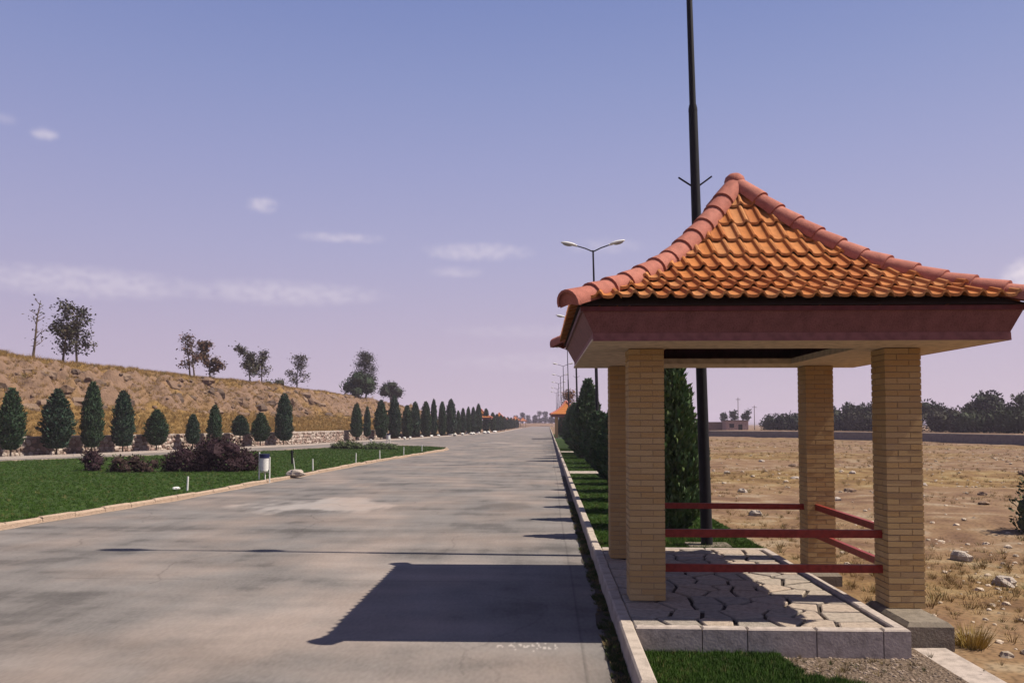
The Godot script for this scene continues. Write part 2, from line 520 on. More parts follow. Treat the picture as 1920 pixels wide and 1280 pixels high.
# ------------------------------------------------------------------ gazebo
const GC := Vector3(2.137, 0.0, -9.05)     # centre of the roof
const RW := 1.93                           # half width at the eave
var PT := [0.0, 0.27, 0.535, 0.79, 1.035, 1.26, 1.47, 1.68, 1.93]
var PY := [2.90, 3.02, 3.145, 3.295, 3.465, 3.67, 3.885, 4.125, 4.45]

func prof_y(t: float) -> float:
	var k := 0
	while k < PT.size() - 2 and t > PT[k + 1]: k += 1
	return lerpf(PY[k], PY[k + 1], (t - PT[k]) / (PT[k + 1] - PT[k]))

# slope k (0 front, 1 left, 2 back, 3 right): a along the eave, t inwards, y up; the old roof leans a little towards the road
func roof_pt(k: int, a: float, t: float, y: float) -> Vector3:
	var b := Basis(Vector3.UP, -PI / 2 * k + deg_to_rad(0.8))
	var p := b * Vector3(a, 0, RW - t)
	return Vector3(p.x - 0.10 * (y - 2.9) / 1.55, y, p.z)

func roof_tile(mb: Mb, k: int, row: int, a0: float, a1: float, rnd: RandomNumberGenerator) -> bool:
	var t0: float = PT[row] - 0.025
	var t1: float = PT[row + 1] + 0.02
	var lim0 := RW - t0
	var lim1 := RW - t1
	if a0 > lim0 - 0.02 or a1 < -lim0 + 0.02: return false
	var y0 := prof_y(maxf(t0, 0.0)) + 0.068 + rnd.randf_range(-0.004, 0.006) - (0.012 if t0 < 0 else 0.0)
	var y1 := prof_y(minf(t1, RW)) + 0.012
	var jig := rnd.randf_range(-0.004, 0.004)
	var hs := []
	var seg := 9
	for i in seg + 1:
		var u := i / float(seg)
		var q := 0.0
		if u < 0.52: q = 0.006 * (1.0 - sin(u / 0.52 * PI))
		else: q = 0.044 * sin((u - 0.52) / 0.48 * PI)
		hs.append(q)
	for i in seg:
		var ua := lerpf(a0, a1, i / float(seg))
		var ub := lerpf(a0, a1, (i + 1) / float(seg))
		var p := [clampf(ua, -lim0, lim0), clampf(ub, -lim0, lim0), clampf(ub, -lim1, lim1), clampf(ua, -lim1, lim1)]
		if absf(p[0] - p[1]) < 0.0005 and absf(p[2] - p[3]) < 0.0005: continue
		var lo := roof_pt(k, p[0], t0, y0 + hs[i] + jig)
		var lo2 := roof_pt(k, p[1], t0, y0 + hs[i + 1] + jig)
		var hi2 := roof_pt(k, p[2], t1, y1 + hs[i + 1])
		var hi := roof_pt(k, p[3], t1, y1 + hs[i])
		mb.quad(lo, lo2, hi2, hi)
		var dn := Vector3(0, -0.026, 0)
		mb.quad(lo + dn, lo2 + dn, lo2, lo)
		mb.quad(hi + dn, hi2 + dn, lo2 + dn, lo + dn)
	return mb.v.size() > 0

func hip_pt(k: int, s: float) -> Vector3:   # s = t along the hip between slope k and slope k + 1 (its left corner)
	return roof_pt(k, -(RW - s), s, prof_y(s))

func build_gazebo() -> void:
	var rnd := RandomNumberGenerator.new()
	rnd.seed = 5
	var gz := thing("gazebo", "open brick-columned gazebo with orange tiled roof beside the road, nearest of all", "gazebo", GC, "tiled gazebos along the road")
	var rel := -GC
	# columns: outer corners
	var cols := [[0.765, -7.95, 0.20, true], [3.175, -7.98, 0.145, true], [3.175, -10.40, 0.06, false], [0.765, -10.40, 0.20, false]]
	var cw := 0.335
	for q in cols:
		var x0: float = q[0]
		var z1: float = q[1]              # front face
		var yb: float = q[2]
		var top := 2.578
		var cn := Node3D.new()
		cn.name = "column"
		gz.add_child(cn, true)
		var courses := int(round((top - yb) / 0.057))
		var ch := (top - yb) / courses
		var core := Mb.new()
		core.box(Vector3(x0 + cw / 2, (yb + top) / 2, z1 - cw / 2) + rel, Vector3(cw - 0.013, top - yb - 0.002, cw - 0.013))
		part("mortar_core", core.mesh(), M.mortar, cn)
		var L := 0.222
		var D := 0.107
		var meshes := []
		for vv in 2:
			var mx := Mb.new()
			var mz := Mb.new()
			mx.box(Vector3.ZERO, Vector3(L, ch - 0.009, D))
			mz.box(Vector3.ZERO, Vector3(D, ch - 0.009, L))
			meshes = [mx.mesh(), mz.mesh()]
		var rest := Mb.new()
		for i in courses:
			var y := yb + (i + 0.5) * ch
			var c := Vector3(x0 + cw / 2, y, z1 - cw / 2)
			var f := 1.0 if i % 2 == 0 else -1.0
			var o := (cw - D) / 2
			var s := (cw - L) / 2
			# pinwheel: front, right, back, left
			var at := [Vector3(-s * f, 0, o), Vector3(o * f, 0, s), Vector3(s * f, 0, -o), Vector3(-o * f, 0, -s)]
			for b in 4:
				var p: Vector3 = c + at[b] + Vector3(rnd.randf_range(-0.0015, 0.0015), rnd.randf_range(-0.001, 0.001), rnd.randf_range(-0.002, 0.002)) + rel
				var tone := rnd.randi_range(0, 3)
				if q[3] and b != 2:
					part("brick", meshes[b % 2], M["brick_%d" % tone], cn, p)
				else:
					rest.col = [Color(1, 1, 1), Color(0.92, 0.92, 0.95), Color(1.08, 1.1, 1.1), Color(0.96, 0.9, 0.85)][tone]
					rest.box(p, Vector3(L, ch - 0.009, D) if b % 2 == 0 else Vector3(D, ch - 0.009, L))
		var r := part("brickwork", rest.mesh(), M.brick_all, cn)
		r.set_meta("kind", "stuff")
	# concrete footings under the two columns on the field side
	for q in [[3.10, -7.42, 0.143, -0.32, 0.40, 0.95], [3.08, -10.28, 0.058, -0.32, 0.46, 0.6]]:
		var f := Mb.new()
		f.slab(Vector3(q[0] + q[4] / 2, (q[2] + q[3]) / 2, q[1] - q[5] / 2) + rel, Vector3(q[4], q[2] - q[3], q[5]), 0.035)
		part("footing", f.mesh(), M.old_concrete, gz)
	# rails
	var rails := [[Vector3(1.09, 0.815, -8.115), Vector3(3.18, 0.815, -8.135), 0.075], [Vector3(1.09, 0.485, -8.115), Vector3(3.18, 0.485, -8.135), 0.075],
		[Vector3(1.09, 0.84, -10.565), Vector3(3.18, 0.83, -10.565), 0.07], [Vector3(1.09, 0.50, -10.565), Vector3(3.18, 0.495, -10.565), 0.07],
		[Vector3(3.29, 0.84, -10.41), Vector3(3.29, 0.83, -8.30), 0.07], [Vector3(3.29, 0.50, -10.41), Vector3(3.29, 0.495, -8.30), 0.07]]
	for q in rails:
		var a: Vector3 = q[0]
		var b: Vector3 = q[1]
		var m := Mb.new()
		m.box((a + b) / 2 + rel, Vector3(0.045, q[2], a.distance_to(b)), Basis.looking_at(b - a))
		part("rail", m.mesh(), M.rail_paint, gz)
	# fascia: four boards leaning in, a trim strip below, a dark lip under the tiles
	for k in 4:
		var ring := func(w: float, y: float) -> Array:
			return [roof_pt(k, -w, RW - w, y), roof_pt(k, w, RW - w, y)]
		var top: Array = ring.call(1.87, 2.838)
		var bot: Array = ring.call(1.785, 2.648)
		var base: Array = ring.call(1.785, 2.582)
		var ti: Array = ring.call(1.84, 2.838)
		var bi: Array = ring.call(1.755, 2.585)
		var m := Mb.new()
		m.quad(bot[0], bot[1], top[1], top[0])
		m.quad(top[0], top[1], ti[1], ti[0])
		m.quad(ti[0], ti[1], bi[1], bi[0])
		part("fascia_board", m.mesh(), M.fascia, gz)
		var s := Mb.new()
		var so: Array = ring.call(1.79, 2.652)
		var sb: Array = ring.call(1.79, 2.582)
		s.quad(sb[0], sb[1], so[1], so[0]); s.quad(so[0], so[1], bot[1], bot[0]); s.quad(bi[0], bi[1], sb[1], sb[0])
		part("fascia_trim", s.mesh(), M.fascia_trim, gz)
		var l := Mb.new()
		var l0: Array = ring.call(1.888, 2.832)
		var l1: Array = ring.call(1.888, 2.872)
		var l2: Array = ring.call(1.80, 2.872)
		var l3: Array = ring.call(1.80, 2.832)
		l.quad(l0[0], l0[1], l1[1], l1[0]); l.quad(l3[0], l3[1], l0[1], l0[0]); l.quad(l1[0], l1[1], l2[1], l2[0])
		part("eave_lip", l.mesh(), M.gutter_lip, gz)
	# soffit ring with an opening, upstand boards round the opening
	var out := 1.782
	var ox0 := -1.02
	var ox1 := 0.80
	var oz0 := -1.05      # back
	var oz1 := 1.02       # front
	var sm := Mb.new()
	for q in [[-out, out, oz1, out], [-out, out, -out, oz0], [-out, ox0, oz0, oz1], [ox1, out, oz0, oz1]]:
		sm.box(Vector3((q[0] + q[1]) / 2, 2.591, (q[2] + q[3]) / 2), Vector3(q[1] - q[0], 0.018, q[3] - q[2]), Basis(Vector3.UP, 0.0))
	part("soffit", sm.mesh(), M.soffit, gz).rotation.y = deg_to_rad(0.8)
	for q in [[ox0, ox1, oz0 - 0.02, oz0], [ox0, ox1, oz1, oz1 + 0.02], [ox0 - 0.02, ox0, oz0, oz1], [ox1, ox1 + 0.02, oz0, oz1]]:
		var b := Mb.new()
		b.box(Vector3((q[0] + q[1]) / 2, 2.625, (q[2] + q[3]) / 2), Vector3(q[1] - q[0], 0.045, q[3] - q[2]))
		part("upstand_board", b.mesh(), M.soffit, gz).rotation.y = deg_to_rad(0.8)
	# roof: deck, tiles, hip caps
	var roof := Node3D.new()
	roof.name = "roof"
	gz.add_child(roof)
	var deck := Mb.new()
	for k in 4:
		for i in PT.size() - 1:
			var w0: float = RW - PT[i] - 0.02
			var w1: float = RW - PT[i + 1]
			deck.quad(roof_pt(k, -w0, PT[i] + 0.02, PY[i] - 0.022), roof_pt(k, w0, PT[i] + 0.02, PY[i] - 0.022), roof_pt(k, w1, PT[i + 1], PY[i + 1] - 0.022), roof_pt(k, -w1, PT[i + 1], PY[i + 1] - 0.022))
	part("deck", deck.mesh(), M.deck_wood, roof)
	var tw := 0.1535
	var others := Mb.new()
	for k in 4:
		for row in 8:
			var shift := tw * 0.06 * (row % 3)
			for i in range(-14, 15):
				var a0 := i * tw + shift
				if k < 2:
					var mb := Mb.new()
					if roof_tile(mb, k, row, a0, a0 + tw, rnd):
						part("roof_tile", mb.mesh(), M["tile_%d" % rnd.randi_range(0, 3)], roof)
				else:
					others.col = Color.WHITE * rnd.randf_range(0.88, 1.08)
					roof_tile(others, k, row, a0, a0 + tw, rnd)
	part("roof_tiling", others.mesh(), M.tile_all, roof).set_meta("kind", "stuff")
	for k in 4:
		# march up the hip in equal lengths
		var pts := []
		for i in 201: pts.append(hip_pt(k, RW * i / 200.0 * 0.985))
		var total := 0.0
		for i in 200: total += pts[i].distance_to(pts[i + 1])
		var count := 12
		var at := [pts[0]]
		var run := 0.0
		var want := total / count
		for i in 200:
			run += pts[i].distance_to(pts[i + 1])
			if run >= want * at.size() and at.size() < count: at.append(pts[i + 1])
		at.append(pts[200])
		for i in count:
			var lo: Vector3 = at[i]
			var hi: Vector3 = at[i + 1]
			var d := (hi - lo).normalized()
			lo -= d * (0.05 if i > 0 else 0.10)
			hi += d * (0.01 if i < count - 1 else 0.07)
			var side := d.cross(Vector3.UP).normalized()
			var up := side.cross(d)
			var mb := Mb.new()
			var seg := 10
			for s in seg:
				var g0 := PI * (s / float(seg)) * 1.12 - 0.19
				var g1 := PI * ((s + 1) / float(seg)) * 1.12 - 0.19
				var d0 := side * cos(g0) + up * sin(g0)
				var d1 := side * cos(g1) + up * sin(g1)
				var rl := 0.122
				var rh := 0.102
				var lift := up * 0.012
				mb.quadn(lo + lift + d1 * rl, lo + lift + d0 * rl, hi + d0 * rh, hi + d1 * rh, d1, d0, d0, d1)
				mb.quad(lo + lift + d1 * (rl - 0.022), lo + lift + d0 * (rl - 0.022), lo + lift + d0 * rl, lo + lift + d1 * rl)
				if i == 0: mb.tri(lo + d * 0.03, lo + d * 0.03 + d0 * rl, lo + d * 0.03 + d1 * rl)
			part("hip_cap", mb.mesh(), M["hip_%d" % rnd.randi_range(0, 2)], roof)
	var peak := Mb.new()
	peak.blob(roof_pt(0, 0, RW, 4.49), Vector3(0.115, 0.10, 0.115), 12, 6, 0.0, rnd)
	part("peak_cap", peak.mesh(), M.hip_2, roof)
	# platform: edging stones round crazy paving
	var pf := struct("paved_platform", null, null)
	var px0 := 0.709
	var px1 := 2.93
	var pz0 := -11.36
	var pz1 := -6.93
	var bed := Mb.new()
	bed.box(Vector3((px0 + px1) / 2, -0.07, (pz0 + pz1) / 2), Vector3(px1 - px0 - 0.06, 0.465, pz1 - pz0 - 0.06))
	part("bed", bed.mesh(), M.joint, pf)
	var edge := func(a: Vector3, b: Vector3, wd: float, cuts: Array) -> void:
		var dir := (b - a).normalized()
		var len := a.distance_to(b)
		for i in cuts.size() - 1:
			var l0: float = cuts[i] * len + 0.004
			var l1: float = cuts[i + 1] * len - 0.004
			var m := Mb.new()
			m.slab(Vector3.ZERO, Vector3(wd, 0.46, l1 - l0), 0.012)
			var o := part("edging_stone", m.mesh(), M.edge_stone, pf, a + dir * (l0 + l1) / 2 + Vector3(0, -0.03 + rnd.randf_range(-0.004, 0.004), 0))
			o.rotation.y = atan2(dir.x, dir.z) + rnd.randf_range(-0.003, 0.003)
	edge.call(Vector3(px0, 0, pz1 - 0.05), Vector3(px1, 0, pz1 - 0.05), 0.10, [0.0, 0.245, 0.41, 0.66, 0.90, 1.0])
	edge.call(Vector3(px0, 0, pz0 + 0.05), Vector3(px1, 0, pz0 + 0.05), 0.10, [0.0, 0.33, 0.62, 1.0])
	edge.call(Vector3(px1 - 0.05, 0, pz0 + 0.11), Vector3(px1 - 0.05, 0, pz1 - 0.11), 0.10, [0.0, 0.2, 0.42, 0.63, 0.82, 1.0])
	var seeds := []
	var ax0 := px0 + 0.004
	var ax1 := px1 - 0.145
	var az0 := pz0 + 0.115
	var az1 := pz1 - 0.115
	for i in 7:
		for j in 14:
			seeds.append(Vector2(lerpf(ax0, ax1, (i + 0.5 + rnd.randf_range(-0.42, 0.42)) / 7.0), lerpf(az0, az1, (j + 0.5 + rnd.randf_range(-0.42, 0.42)) / 14.0)))
	for s in seeds.size():
		var cell := PackedVector2Array([Vector2(ax0, az0), Vector2(ax1, az0), Vector2(ax1, az1), Vector2(ax0, az1)])
		for t in seeds.size():
			if t == s: continue
			var mid: Vector2 = (seeds[s] + seeds[t]) / 2
			var nn: Vector2 = (seeds[t] - seeds[s]).normalized()
			if mid.distance_to(seeds[s]) > 0.9: continue
			var nc := PackedVector2Array()
			for i in cell.size():
				var a := cell[i]
				var b := cell[(i + 1) % cell.size()]
				var da := (a - mid).dot(nn) + 0.019
				var db := (b - mid).dot(nn) + 0.019
				if da <= 0: nc.append(a)
				if (da < 0) != (db < 0) and absf(da - db) > 1e-6: nc.append(a.lerp(b, da / (da - db)))
			cell = nc
			if cell.size() < 3: break
		if cell.size() < 3: continue
		var cen := Vector2.ZERO
		for q in cell: cen += q
		cen /= cell.size()
		var m := Mb.new()
		var yt := 0.192 + rnd.randf_range(-0.005, 0.004)
		for i in cell.size():
			var a := cell[i] - cen
			var b := cell[(i + 1) % cell.size()] - cen
			var a3 := Vector3(a.x, 0, a.y)
			var b3 := Vector3(b.x, 0, b.y)
			var ai := a3 * 0.93
			var bi := b3 * 0.93
			m.tri(Vector3(0, 0, 0), bi, ai)
			m.quad(bi, b3 - Vector3(0, 0.008, 0), a3 - Vector3(0, 0.008, 0), ai)
			m.quad(b3 - Vector3(0, 0.008, 0), b3 - Vector3(0, 0.035, 0), a3 - Vector3(0, 0.035, 0), a3 - Vector3(0, 0.008, 0))
		part("flagstone", m.mesh(), M["flag_%d" % rnd.randi_range(0, 2)], pf, Vector3(cen.x, yt, cen.y))

func far_gazebo(x: float, z: float, label: String) -> void:
	var o := thing("gazebo", label, "gazebo", Vector3(x, 0, z), "tiled gazebos along the road")
	for q in [[-1.2, 1.0], [1.2, 1.0], [1.2, -1.4], [-1.2, -1.4]]:
		var m := Mb.new()
		m.box(Vector3(q[0], 1.27, q[1]), Vector3(0.34, 2.62, 0.34))
		part("column", m.mesh(), M.brick_1, o)
	var f := Mb.new()
	var t := Mb.new()
	for k in 4:
		var w := [1.785, 1.87]
		f.quad(roof_pt(k, -w[0], RW - w[0], 2.58), roof_pt(k, w[0], RW - w[0], 2.58), roof_pt(k, w[1], RW - w[1], 2.87), roof_pt(k, -w[1], RW - w[1], 2.87))
		for i in 8:
			var w0: float = RW - PT[i]
			var w1: float = RW - PT[i + 1]
			t.quad(roof_pt(k, -w0, PT[i], PY[i] + 0.03), roof_pt(k, w0, PT[i], PY[i] + 0.03), roof_pt(k, w1, PT[i + 1], PY[i + 1]), roof_pt(k, -w1, PT[i + 1], PY[i + 1]))
			t.quad(roof_pt(k, -w0, PT[i], PY[i] - 0.03), roof_pt(k, w0, PT[i], PY[i] - 0.03), roof_pt(k, w0, PT[i], PY[i] + 0.03), roof_pt(k, -w0, PT[i], PY[i] + 0.03))
	f.box(Vector3(0, 2.6, 0), Vector3(3.5, 0.02, 3.5))
	part("fascia", f.mesh(), M.fascia, o)
	var r := part("roof", t.mesh(), M.tile_0, o)
	for k in 4:
		var hm := Mb.new()
		for i in 8: hm.tube(roof_pt(k, -(RW - PT[i]), PT[i], PY[i]), roof_pt(k, -(RW - PT[i + 1]), PT[i + 1], PY[i + 1]), 0.12, 0.12, 6, true)
		part("hip_cap", hm.mesh(), M.hip_0, r)
	var base := Mb.new()
	base.slab(Vector3(0, 0.07, 0), Vector3(2.9, 0.2, 3.6), 0.02)
	part("plinth", base.mesh(), M.edge_stone, o)

# ------------------------------------------------------------------ street lamps
func make_lamp(label: String, z: float, first: bool) -> Node3D:
	var o := thing("street_lamp", label, "street lamp", Vector3(2.21, 0.12, z), "double-armed lamp posts along the road")
	var m := Mb.new()
	m.tube(Vector3(0, 0, 0), Vector3(0, 6.25, 0), 0.082, 0.062, 14)
	m.tube(Vector3(0, 6.2, 0), Vector3(0, 6.29, 0), 0.066, 0.052, 14)
	part("lower_pole", m.mesh(), M.pole_paint, o)
	m = Mb.new()
	m.tube(Vector3(0, 6.27, 0), Vector3(0, 9.42, 0), 0.047, 0.038, 12)
	part("upper_pole", m.mesh(), M.pole_paint, o)
	for s in [-1.0, 1.0]:
		m = Mb.new()
		m.tube(Vector3(0, 9.36, 0), Vector3(s * 0.35, 9.52, 0), 0.03, 0.028, 8)
		m.tube(Vector3(s * 0.35, 9.52, 0), Vector3(s * 0.78, 9.66, 0), 0.028, 0.026, 8)
		part("arm", m.mesh(), M.pole_paint, o)
		var hd := Mb.new()
		var rr := RandomNumberGenerator.new()
		var bs := Basis(Vector3(0, 0, 1), s * 0.22)
		hd.blob(Vector3(s * 1.08, 9.755, 0), Vector3(0.36, 0.075, 0.135), 14, 8, 0.0, rr, bs)
		hd.tube(Vector3(s * 0.70, 9.64, 0), Vector3(s * 0.86, 9.69, 0), 0.045, 0.06, 8)
		var head := part("lamp_head", hd.mesh(), M.lamp_white, o)
		var gl := Mb.new()
		gl.blob(Vector3(s * 1.13, 9.72, 0), Vector3(0.23, 0.075, 0.11), 12, 6, 0.0, rr, bs)
		part("lens", gl.mesh(), M.lamp_glass, head)
		m = Mb.new()
		m.tube(Vector3(s * 0.05, 5.12, 0), Vector3(s * 0.235, 5.25, 0), 0.013, 0.013, 6)
		part("bracket", m.mesh(), M.pole_paint, o)
	m = Mb.new()
	m.slab(Vector3(0.02, -0.02, 0), Vector3(0.62, 0.16, 0.5), 0.02)
	part("footing", m.mesh(), M.old_concrete, o).rotation.z = -deg_to_rad(1.26)
	o.rotation.z = deg_to_rad(1.26)
	return o

# ------------------------------------------------------------------ plants
func cyp_radius(q: float, form: int) -> float:
	if form == 0:   # teardrop of the left row
		return (0.42 + 0.58 * sin(clampf(q / 0.30, 0, 1) * PI / 2)) if q < 0.30 else pow(maxf(1.0 - pow((q - 0.30) / 0.70, 1.75), 0.0), 0.85)
	if form == 1:   # narrow column
		return (0.55 + 0.45 * sin(clampf(q / 0.22, 0, 1) * PI / 2)) if q < 0.22 else pow(maxf(1.0 - pow((q - 0.22) / 0.78, 2.3), 0.0), 0.75)
	return (0.60 + 0.40 * sin(clampf(q / 0.25, 0, 1) * PI / 2)) if q < 0.25 else pow(maxf(1.0 - pow((q - 0.25) / 0.75, 1.3), 0.0), 0.9)   # broad, loose

# unit crown: height 1, radius 1 (scaled on placing), sprays of scale leaves round a dense core
func cypress_mesh(sd: int, form: int, count: int, hgt: float, rad: float, size: float, base: Color) -> ArrayMesh:
	var rnd := RandomNumberGenerator.new()
	rnd.seed = sd
	var mb := Mb.new()
	var nz := noise(sd, 1.0, 3)
	var lump := func(q: float, th: float) -> float:
		return 1.0 + 0.5 * nz.get_noise_3d(cos(th) * 1.3, q * hgt * 1.7 / maxf(rad * 2.0, 0.6), sin(th) * 1.3) 
	# core
	var seg := 14
	var rings := 18
	mb.col = base
	for j in rings:
		for k in seg:
			var p := []
			for e in [[j, k], [j, k + 1], [j + 1, k + 1], [j + 1, k]]:
				var q: float = e[0] / float(rings)
				var th: float = TAU * e[1] / seg
				var r: float = cyp_radius(q, form) * lump.call(q, th) * 0.80 * rad
				p.append(Vector3(cos(th) * r, q * hgt * 0.96, sin(th) * r))
			mb.quad(p[3], p[2], p[1], p[0])
	for i in count:
		var q := pow(rnd.randf(), 1.12)
		var rr := cyp_radius(q, form)
		if rnd.randf() > 0.25 + 0.75 * rr: continue
		var th := rnd.randf() * TAU
		var dep := 1.0 - 0.34 * pow(rnd.randf(), 1.4) + (0.14 * rnd.randf() if rnd.randf() < 0.2 else 0.0)
		var r: float = (rr * lump.call(q, th) * dep + rnd.randf_range(-0.02, 0.05)) * rad
		var o := Vector3(cos(th) * r, q * hgt * 0.97, sin(th) * r)
		var outw := Vector3(cos(th), 0, sin(th))
		var dir := (Vector3.UP * rnd.randf_range(0.55, 1.3) + outw * rnd.randf_range(0.1, 0.95) + Vector3(rnd.randf_range(-0.5, 0.5), 0, rnd.randf_range(-0.5, 0.5))).normalized()
		var side := dir.cross(outw.rotated(Vector3.UP, rnd.randf_range(-1.4, 1.4))).normalized()
		var tone := rnd.randf_range(0.7, 1.35)
		mb.col = Color(base.r * tone * rnd.randf_range(0.85, 1.2), base.g * tone, base.b * tone * rnd.randf_range(0.8, 1.15))
		var l := size * rnd.randf_range(0.7, 1.5)
		mb.leaf(o, dir, side, l, l * rnd.randf_range(0.28, 0.5))
	return mb.mesh()

func cypress(label: String, group: String, at: Vector3, crown: Mesh, sc: Vector3, stem: float, turn: float) -> void:
	var o := thing("cypress_tree", label, "cypress tree", at, group)
	var t := Mb.new()
	t.tube(Vector3(0, -0.1, 0), Vector3(0, stem + 0.5, 0), 0.05, 0.04, 7)
	part("trunk", t.mesh(), M.bark, o)
	var c := part("crown", crown, M.leafy, o, Vector3(0, stem, 0))
	c.scale = sc
	c.rotation.y = turn

func limb(mb: Mb, a: Vector3, dir: Vector3, l: float, r: float, depth: int, rnd: RandomNumberGenerator, ends: Array, spread: float) -> void:
	var b := a
	var d := dir
	for s in 3:
		var e := b + d * l / 3.0
		mb.tube(b, e, r * (1.0 - s * 0.18), r * (1.0 - (s + 1) * 0.18), 5, false)
		b = e
		d = (d + Vector3(rnd.randf_range(-1, 1), rnd.randf_range(-0.5, 0.8), rnd.randf_range(-1, 1)) * 0.22).normalized()
		if depth <= 2: ends.append(b)
	if depth == 0: return
	for k in rnd.randi_range(2, 3):
		var nd := (d + Vector3(rnd.randf_range(-1, 1), rnd.randf_range(-0.25, 0.75), rnd.randf_range(-1, 1)) * spread).normalized()
		limb(mb, b, nd, l * rnd.randf_range(0.55, 0.8), r * 0.5, depth - 1, rnd, ends, spread)

func sparse_tree(called: String, label: String, category: String, at: Vector3, h: float, stems: int, leaves: int, lsize: float, base: Color, sd: int, spread := 0.8, group := "") -> void:
	var rnd := RandomNumberGenerator.new()
	rnd.seed = sd
	var o := thing(called, label, category, at, group)
	var tb := Mb.new()
	var ends := []
	for s in stems:
		var off := Vector3(rnd.randf_range(-0.4, 0.4), 0, rnd.randf_range(-0.3, 0.3)) * (stems - 1)
		# a leader with side branches in uneven tiers
		var lean := Vector3(rnd.randf_range(-0.10, 0.10), 1, rnd.randf_range(-0.1, 0.1)).normalized()
		var a := off + Vector3(0, -0.3, 0)
		for e in 6:
			var b := a + lean * h * 0.15
			tb.tube(a, b, h * 0.020 * (1.0 - e * 0.14), h * 0.020 * (1.0 - (e + 1) * 0.14), 6, false)
			a = b
			lean = (lean + Vector3(rnd.randf_range(-1, 1), 0.1, rnd.randf_range(-1, 1)) * 0.10).normalized()
			if e < 1: continue
			for q in rnd.randi_range(2, 3):
				var th := rnd.randf() * TAU
				var nd := Vector3(cos(th), rnd.randf_range(0.25, 0.9), sin(th)).normalized()
				limb(tb, a - lean * h * rnd.randf_range(0.0, 0.1), nd, h * rnd.randf_range(0.10, 0.20) * (0.55 + spread * 0.55) * (1.15 - e * 0.13), h * 0.007, 1, rnd, ends, 0.7)
		ends.append(a)
	var top := 0.1
	for e in ends: top = maxf(top, e.y)
	var k := h / top
	part("trunk", tb.mesh(), M.bark, o).scale = Vector3.ONE * k
	if leaves > 0:
		var lb := Mb.new()
		for i in leaves:
			var e: Vector3 = ends[rnd.randi_range(0, ends.size() - 1)]
			var p := e * k + Vector3(rnd.randfn(0, 0.085), rnd.randfn(0, 0.06), rnd.randfn(0, 0.085)) * h * 0.75
			var dir := Vector3(rnd.randf_range(-1, 1), rnd.randf_range(-0.8, 0.6), rnd.randf_range(-1, 1)).normalized()
			var side := dir.cross(Vector3(rnd.randf_range(-1, 1), 1, rnd.randf_range(-1, 1))).normalized()
			var tone := rnd.randf_range(0.6, 1.5)
			lb.col = Color(base.r * tone * rnd.randf_range(0.8, 1.4), base.g * tone, base.b * tone)
			lb.leaf(p, dir, side, lsize * rnd.randf_range(0.6, 1.3), lsize * 0.7)
		part("crown", lb.mesh(), M.leafy, o)

# crown or hedge built from leafy lobes: [centre, radii]
func lobes_mesh(lobes: Array, per_m2: float, lsize: float, base: Color, sd: int, redden := 0.0) -> ArrayMesh:
	var rnd := RandomNumberGenerator.new()
	rnd.seed = sd
	var mb := Mb.new()
	for q in lobes:
		var o: Vector3 = q[0]
		var r: Vector3 = q[1]
		mb.col = base
		mb.blob(o, r * 0.78, 9, 6, 0.16, rnd)
		var n := int(per_m2 * 4.2 * (r.x * r.y + r.y * r.z + r.x * r.z))
		for i in n:
			var d := Vector3(rnd.randfn(), rnd.randfn(), rnd.randfn()).normalized()
			var p := o + d * r * rnd.randf_range(0.72, 1.12)
			var dir := (d + Vector3(rnd.randf_range(-1, 1), rnd.randf_range(-0.3, 1.2), rnd.randf_range(-1, 1)) * 0.8).normalized()
			var side := dir.cross(Vector3(rnd.randf_range(-1, 1), rnd.randf_range(-1, 1), rnd.randf_range(-1, 1))).normalized()
			var tone := rnd.randf_range(0.6, 1.45)
			mb.col = Color(base.r * tone, base.g * tone, base.b * tone)
			if redden > 0.0 and rnd.randf() < redden: mb.col = Color(0.06, 0.10, 0.03) * tone
			mb.leaf(p, dir, side, lsize * rnd.randf_range(0.6, 1.4), lsize * 0.55)
	return mb.mesh()

func round_tree(called: String, label: String, category: String, at: Vector3, h: float, r: float, base: Color, sd: int, group := "", trunk := 0.3, lsize := 0.5, dens := 5.0) -> void:
	var rnd := RandomNumberGenerator.new()
	rnd.seed = sd
	var o := thing(called, label, category, at, group)
	var t := Mb.new()
	t.tube(Vector3(0, -0.4, 0), Vector3(rnd.randf_range(-0.1, 0.1), h * 0.7, 0), h * 0.03, h * 0.015, 7)
	for k in 4: t.tube(Vector3(0, h * trunk, 0), Vector3(rnd.randf_range(-r, r) * 0.6, h * rnd.randf_range(0.55, 0.8), rnd.randf_range(-r, r) * 0.6), h * 0.014, h * 0.006, 5)
	part("trunk", t.mesh(), M.bark, o)
	var lb := []
	var lo := h * trunk
	for k in 9:
		var q := rnd.randf()
		var rr := r * rnd.randf_range(0.38, 0.62)
		var w := r * 0.62 * (1.0 - absf(q - 0.4) * 0.9)
		var a := rnd.randf() * TAU
		lb.append([Vector3(cos(a) * w, lerpf(lo + rr * 0.8, h - rr * 0.8, q), sin(a) * w), Vector3(rr, rr * rnd.randf_range(0.75, 1.0), rr)])
	part("crown", lobes_mesh(lb, dens, lsize, base, sd + 1), M.leafy, o)

func tuft_mesh(sd: int, blades: int, h: float, lean: float, w: float) -> ArrayMesh:
	var rnd := RandomNumberGenerator.new()
	rnd.seed = sd
	var mb := Mb.new()
	for i in blades:
		var a := rnd.randf() * TAU
		var o := Vector3(cos(a), 0, sin(a)) * rnd.randf() * h * 0.35
		var d := Vector3(cos(a + rnd.randf_range(-0.8, 0.8)) * lean * rnd.randf(), 1, sin(a) * lean * rnd.randf()).normalized()
		var side := d.cross(Vector3(cos(a * 3.0), 0.2, sin(a * 3.0))).normalized()
		var l := h * rnd.randf_range(0.55, 1.1)
		mb.tri(o - side * w, o + side * w, o + d * l)
	return mb.mesh()

